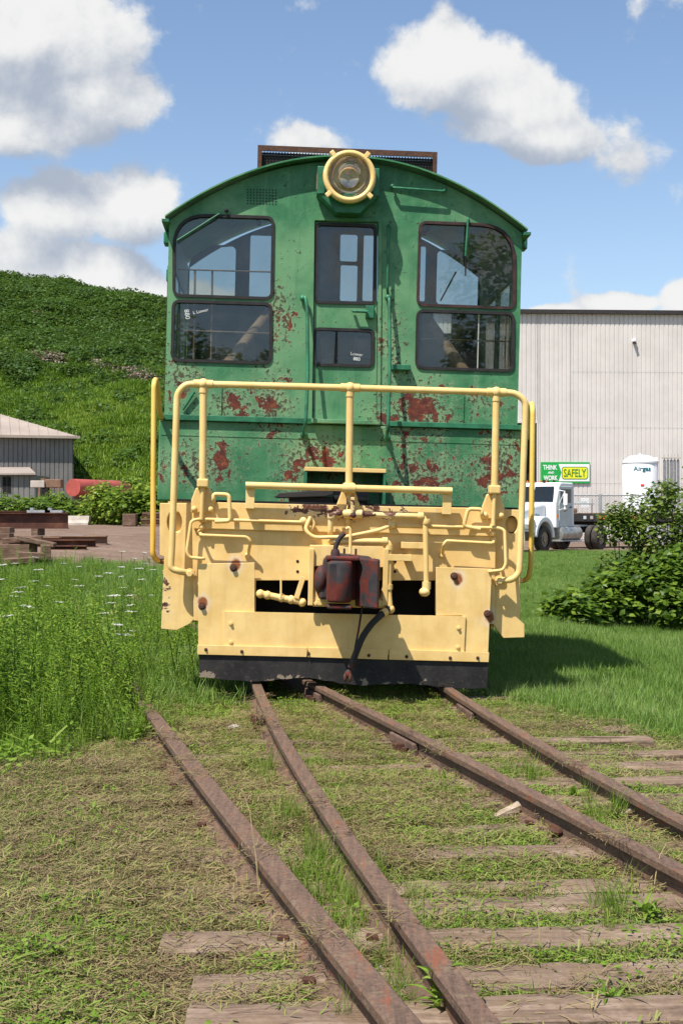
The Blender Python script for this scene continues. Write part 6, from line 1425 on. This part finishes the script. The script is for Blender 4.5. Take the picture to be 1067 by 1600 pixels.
# ------------------------------------------------------------------ flatbed trailer behind the truck
YB = 59.0
a = W(868, 805, YB); fb = empty('flatbed_trailer', (a.x, YB, gh(a.x, YB).item()), (0, 0, R(4)), 'wooden decked flatbed trailer behind the truck', 'trailer')
zt = W(900, 800, YB).z
for k in range(12): MB().box(0, 9.5, k * .2, k * .2 + .19, zt - .06, zt + random.uniform(-.006, .012)).build('deck_plank', 'wood_deck', fb)
MB().box(0, 9.5, -.06, -.005, zt - .36, zt - .02).build('side_rail', 'siding_dark', fb)
MB().box(0.0, 9.4, .5, 1.9, zt - .55, zt - .062).build('trailer_frame', 'black', fb)
for x, mt in ((.55, 'orange'), (1.25, 'white_pale'), (1.55, 'concrete'), (1.9, 'orange'), (2.12, 'orange'), (3.4, 'orange')): MB().box(x - .06, x + .06, -.09, -.061, zt - .26, zt - .12).build('side_lamp', mt, fb)
for x in (7.2, 8.4):
    t = MB().lathe([(.3, -.12), (.48, -.13), (.5, -.1), (.5, .1), (.48, .13), (.3, .12)], (x, .3, .5), 'Y', 24).build('wheel', 'tyre', fb, smooth=40); MB().lathe([(.3, -.06), (.1, -.02), (.02, -.06)], (x, .3, .5), 'Y', 18).build('rim', 'rim', t)
MB().box(.1, .6, .6, 1.6, 0.02, zt - .5).build('landing_leg', 'black', fb)
rh = empty('red_hose', (0, 0, 0)); rh.location = tuple(fb.matrix_basis @ Vector((.15, -.4, .9 - .0))); tag(rh, 'red air hose hanging between truck cab and trailer', 'hose')
MB().tube([(.25, 0, .55), (.22, 0, .3), (.1, 0, .05), (-.1, 0, -.1), (-.22, 0, -.05)], .07, 8).build('hose_loop', 'red', rh, smooth=60)
MB().tube([(-.25, 0, -.05), (-.3, .0, .3), (-.28, 0, .55)], .05, 8).build('hose_end', 'black', rh, smooth=60)
# pallets and gear on the trailer and behind the fence
def at_tr(px, py, d): return fb.matrix_basis @ Vector((W(px, py, YB).x - a.x, d, zt + .013))
o = MB().box(-.42, .42, -.3, .3, 0, .22).box(-.36, .0, -.26, .26, .221, .36).build('brown_sack', 'old_wood', None, bevel=.05); o.location = at_tr(892, 798, .8); tag(o, 'brown sacks stacked on the flatbed trailer', 'sacks')
ct = empty('gear_frame', at_tr(918, 798, .9), (0, 0, 0), 'grey tubular gear frame standing on the trailer', 'frame')
for x in (-.42, .42): MB().tube([(x, 0, 0), (x, 0, .62)], .025, 6).build('frame_leg', 'galv', ct)
MB().box(-.5, .5, -.2, .2, .36, .42).build('frame_shelf', 'galv', ct); MB().box(-.2, .2, -.2, .2, .42, .5).build('gear_box', 'white_pale', ct)
cb = W(917, 785, 76.5); o = MB().box(-.22, .22, 0, .3, 0, .55).build('wall_cabinet', 'white', None, bevel=.01); o.location = (cb.x, 77.2, cb.z - .3); tag(o, 'white cabinet on the warehouse wall behind the fence', 'cabinet')

# ------------------------------------------------------------------ left: shed, hut, tank, machine
YS = 92.0
c0 = W(115, 683, YS); zb = 1.0
sh = empty('grey_shed', (c0.x, YS, zb), (0, 0, R(15)), 'large grey corrugated shed with tan hipped roof', 'shed')
ze = c0.z - zb; Wd, Dp = 36, 26
corrugated(-Wd, 0, 0, ze, .30, .05).build('wall', 'grey_siding', sh)
r_ = corrugated(0, Dp, 0, ze, .40, .05); r_.v = [(0 - y, x, z) for x, y, z in r_.v]; r_.build('wall', 'grey_siding', sh)
MB().box(-Wd, -Wd + .1, 0, Dp, 0, ze).box(-Wd, 0, Dp - .1, Dp, 0, ze).build('wall', 'grey_siding', sh)
hx = Dp / 2; zr = ze + 4.7
MB().add([(-Wd - .4, -.5, ze), (.4, -.5, ze), (.4, Dp + .5, ze), (-Wd - .4, Dp + .5, ze), (-Wd + hx, Dp / 2, zr), (-hx, Dp / 2, zr)], [(0, 1, 5, 4), (1, 2, 5), (2, 3, 4, 5), (3, 0, 4), (0, 3, 2, 1)]).build('roof', 'tan_roof', sh)
rb = MB()
for k in range(30):
    x = .2 - k * .62; t = min(1, (.4 - x) / (hx + .4)); y1 = -.5 + t * (Dp / 2 + .5); z1 = ze + t * (zr - ze); rb.bar((x, -.5, ze + .02), (x, y1, z1 + .02), .05, .05)
tag(rb.build('roof_ribs', 'tan_roof', sh), kind='stuff')
MB().box(-Wd - .4, .42, -.56, -.5, ze - .12, ze + .06).build('gutter', 'tan_roof', sh)
YH = 84.0; c0 = W(52, 742, YH); zb = gh(c0.x, YH).item()
ht = empty('grey_hut', (c0.x, YH, zb), (0, 0, 0), 'small grey hut with flat tan roof beside the large shed', 'hut'); ze = c0.z - zb
corrugated(-9, 0, 0, ze, .34, .04).build('wall', 'grey_siding', ht); MB().box(-.05, 0, .05, 5, 0, ze).build('wall', 'grey_siding', ht)
MB().add([(-9.3, -.35, ze), (.25, -.35, ze), (-1.4, 5.2, ze + .55), (-9.3, 5.2, ze + .55), (-9.3, -.35, ze + .1), (.25, -.35, ze + .1), (-1.4, 5.2, ze + .65), (-9.3, 5.2, ze + .65)], [(0, 3, 2, 1), (4, 5, 6, 7), (0, 1, 5, 4), (1, 2, 6, 5), (2, 3, 7, 6), (3, 0, 4, 7)]).build('roof', 'tan_roof', ht)
for px in (8, 15): x = W(px, 755, YH).x - c0.x; MB().box(x - .1, x + .1, -.03, .02, ze - 1.1, ze - .15).build('window', 'opening', ht)
x = W(11.5, 755, YH).x - c0.x; MB().box(x - .26, x + .26, -.025, -.005, ze - 1.15, ze - .1).build('window_frame', 'siding_dark', ht)
# red tank lying on blocks
a = W(114.5, 762, 68); ta = math.atan2(1.0, -.0)
rt = empty('red_tank', (a.x, 68, gh(a.x, 68).item()), (0, 0, R(-68 + 90)), 'faded red cylindrical tank lying on its side behind the bushes', 'tank')
zc = a.z - gh(a.x, 68).item(); r = 13.8 * 68 / F
rt.rotation_euler = (0, 0, R(24))
MB().lathe([(r * .98, 0), (r, .02), (r, 4.6), (r * .85, 4.78), (r * .3, 4.88)], (0, 0, zc), 'Y', 32).build('tank_shell', 'red_tank', rt, smooth=40)
rt.rotation_euler = (0, 0, R(-24))
MB().tube([(-.0, 4.2, zc + r), (0, 4.2, zc + r + .12), (.15, 4.4, zc + r + .1)], .02, 6).build('fill_pipe', 'black', rt)
for yy in (.8, 3.8): MB().box(-.4, .4, yy - .15, yy + .15, -.1, zc - r * .9).build('saddle', 'old_wood', rt)
# idle machine between hut and tank
a = W(75, 765, 70); zb = gh(a.x, 70).item()
mc = empty('idle_machine', (a.x, 70, zb), (0, 0, 0), 'old tan machine with orange frame behind the bushes', 'machine')
zt = W(75, 752, 70).z - zb; s = 70 / F
MB().box(-25 * s, -3 * s, -.3, .5, zt - .33, zt + .03).build('machine_hood', 'concrete', mc, bevel=.03)
MB().box(-3 * s, 22 * s, -.2, .5, zt - .33, zt + .10).build('machine_body', 'beam_light', mc, bevel=.03)
MB().box(-8 * s, 2 * s, -.25, .3, zt - .9, zt - .34).build('engine', 'opening', mc)
for x in (-14, 4, 16): MB().bar((x * s, -.25, 0), (x * s + .1, -.25, zt - .33), .1, .1).build('machine_leg', 'orange_rust', mc) if 'orange_rust' in M else MB().bar((x * s, -.25, 0), (x * s + .1, -.25, zt - .33), .1, .1).build('machine_leg', 'beam_light', mc)
MB().box(-10 * s, -4 * s, -.1, .4, zt + .03, zt + .15).build('machine_cap', 'beam_light', mc)

# ------------------------------------------------------------------ left: steel and timber in the yard
def ibeam(name, p0, length, h, w, rotz, mat, label, group=None, tilt=0.0):
    t = .03; e = empty(name, p0, (0, tilt, rotz), label, 'beam', group)
    MB().box(0, length, -w / 2, w / 2, h - t, h).build('flange', mat, e); MB().box(0, length, -w / 2, w / 2, 0, t).build('flange', mat, e); MB().box(0, length, -t / 2, t / 2, t, h - t).build('web', mat, e); return e
YBm = 44.0
w = W(107, 828, YBm); zg = gh(w.x, YBm).item()
zlo = W(50, 826, YBm).z; zhi = W(50, 801, YBm).z
ibeam('rusty_beam', (w.x - 6, YBm, zlo), 6.0, zhi - zlo, .3, 0, 'beam', 'deep rusty steel beam on top of the pale spacers', 'deep beams stacked in the yard')
ibeam('rusty_beam', (w.x - 6.2, YBm + .45, zlo + .06), 6.0, zhi - zlo, .3, 0, 'beam', 'rusty steel beam lying behind the deep beam')
for i, x in enumerate((-1.0, -3.4)):
    o = MB().box(-.1, .1, -.4, .7, 0, zlo - zg + .0).build('wood_spacer', 'old_wood', None); o.location = (w.x + x, YBm, zg); tag(o, 'wooden block under the deep rusty beam', 'block', 'blocks under the deep beam')
o = MB().box(0, 3.2, -.1, .1, 0, .06).build('pale_bar', 'galv', None); o.location = (w.x - 2.6, YBm - .45, zg + .01); o.rotation_euler = (0, R(-0.4), 0); tag(o, 'long pale metal bar lying along the deep beam', 'metal bar')
for i, (px, wd) in enumerate(((62, .75), (85, .55))):
    p = W(px, 800, YBm); o = MB().box(-wd / 2, wd / 2, -.12, .12, 0, .08).box(-wd / 2 + .1, -wd / 2 + .2, -.1, .1, .081, .16).build('pale_bracket', 'galv', None); o.location = (p.x, YBm, zhi); tag(o, ('long pale bracket resting on the deep beam', 'short pale bracket resting on the deep beam')[i], 'bracket')
# flat stock in front
for i, (pxa, pxb, py, Y, h, mt, lab) in enumerate(((22, 168, 836, 40, .10, 'beam_light', 'long flat rusty channel lying on the dirt'), (55, 150, 842, 38.5, .12, 'beam', 'dark rusty channel in front of the long flat one'), (78, 136, 851, 37, .14, 'beam', 'short rusty channel end nearest the weeds'), (0, 95, 838, 39.3, .2, 'beam_light', 'thick tan beam end by the sawn blocks'))):
    A, B = W(pxa, py, Y), W(pxb, py + 2, Y); zg = gh((A.x + B.x) / 2, Y).item(); ln = B.x - A.x
    e = ibeam('rusty_channel', (A.x, Y, zg - .02), ln, max(.1, A.z - zg), .35, 0, mt, lab)
w = W(0, 830, 34); zg = gh(w.x, 34).item(); zt = W(10, 823, 34).z
for k in range(3):
    hgt = (zt - zg - .25) / 3; o = MB().box(-2.5, 0, -.25, .25, 0, hgt - .015).build('stacked_plank', 'old_wood', None, bevel=.01); o.location = (W(22, 830, 34).x + random.uniform(-.05, .02), 34, zg + .25 + k * hgt); tag(o, ('lowest', 'middle', 'topmost')[k] + ' grey plank of the stack beside the scrap pile', 'plank')
for i, (px, py, Y, sx, sz, ry, lab) in enumerate(((10, 862, 31, .6, .34, 0, 'brown timber block under the grey plank stack'), (58, 846, 31, .42, .10, 12, 'curved tan slab leaning on the timber blocks'), (36, 843, 31.5, .45, .12, -4, 'flat tan slab on the scrap pile'), (72, 862, 30, .10, .3, 0, 'upright wooden stub beside the slab'), (48, 868, 29.5, .28, .14, 3, 'short cut timber in front of the scrap pile'), (28, 876, 29, .3, .12, -3, 'small cut timber end among the weeds'))):
    p = W(px, py, Y); zg = gh(p.x, p.y).item(); o = MB().box(-sx, sx, -.3, .3, -sz / 2, sz / 2).build('timber_block', 'old_wood', None, bevel=.012); o.location = (p.x, p.y, max(p.z, zg + sz / 2 - .01)); o.rotation_euler = (0, R(ry), R(5 * i)); tag(o, lab, 'timber')
    if p.z - sz / 2 > zg + .02:
        q = MB().box(-.12, .12, -.2, .2, 0, p.z - sz / 2 - zg + .01).build('support_block', 'old_wood', None); q.location = (p.x - .15, p.y + .02, zg); tag(q, 'support block under the ' + lab.split(' ')[0] + ' ' + lab.split(' ')[1] + ' ' + lab.split(' ')[2], 'block')
# concrete barrier
p = W(122, 815, 60); zg = gh(p.x, 60).item()
o = MB().prism([(-.3, 0), (.3, 0), (.3, .1), (.16, .22), (.1, .42), (-.1, .42), (-.16, .22), (-.3, .1)], -.55, .55).build('concrete_barrier', 'concrete', None, bevel=.01); o.location = (p.x, 60, zg - .02); o.rotation_euler = (0, 0, R(84)); tag(o, 'pale concrete barrier block in front of the bushes', 'barrier')
# stacked rails / timbers against the bush, seen past the locomotive's corner
p = W(205, 818, 58); zg = gh(p.x, 58).item(); zt = W(220, 799, 58).z
n = 5; hh_ = max(.09, (zt - zg) / n)
for k in range(n):
    o = MB().box(0, 2.6, -.12, .12, 0, hh_ * .72).box(.3, .45, -.1, .1, hh_ * .72, hh_ * .995).box(1.4, 1.55, -.1, .1, hh_ * .72, hh_ * .995).build('stacked_timber', 'beam' if k % 2 else 'old_wood', None); o.location = (p.x + .4 + random.uniform(-.1, .1), 58, zg + k * hh_); tag(o, ('bottom', 'second', 'middle', 'fourth', 'top')[k] + ' dark timber of the stack beside the tall bush', 'timber')
o = MB().box(-.28, .28, -.3, .3, 0, zt - zg - .1).build('grey_post_block', 'old_wood', None, bevel=.03); o.location = (p.x, 57.8, zg); tag(o, 'grey block standing at the end of the timber stack', 'block')
# stack of lumber glimpsed right of the shrub is left to the shrub's leaves
# ------------------------------------------------------------------ trees behind the photographer, seen mirrored in the cab windows
for i, (x, y, h, r, lab) in enumerate(((-2.0, -31, 12.0, 3.8, 'leafy tree mirrored in the left cab windows'), (4.6, -34, 11.0, 3.8, 'leafy tree mirrored in the cab door window'), (11.4, -30, 13.0, 3.7, 'taller leafy tree mirrored in the right cab windows'))):
    t = empty('yard_tree', (x, y, -.05), (0, 0, 0), lab, 'tree'); q = random.Random(900 + i)
    MB().tube([(0, 0, 0), (.1, 0, h * .3), (.0, .1, h * .6), (.1, 0, h * .85)], [.22, .17, .12, .04], 10).build('trunk', 'bark', t, smooth=60)
    bl = []
    for k in range(16):
        a_ = q.uniform(0, 6.28); rr_ = r * q.uniform(.2, .75); bl.append((rr_ * math.cos(a_), rr_ * math.sin(a_), h * q.uniform(.15, .66 if i < 2 else .85), r * q.uniform(.32, .5), r * q.uniform(.32, .5), h * q.uniform(.10, .16)))
        MB().tube([(0, 0, h * .3), (bl[-1][0] * .5, bl[-1][1] * .5, h * .45), bl[-1][:3]], [.08, .05, .02], 6).build('limb', 'bark', t, smooth=60)
    tag(link('crown', foliage(bl, 9000, .30, 910 + i, (0.0, .8)), 'bush', t), kind='stuff')
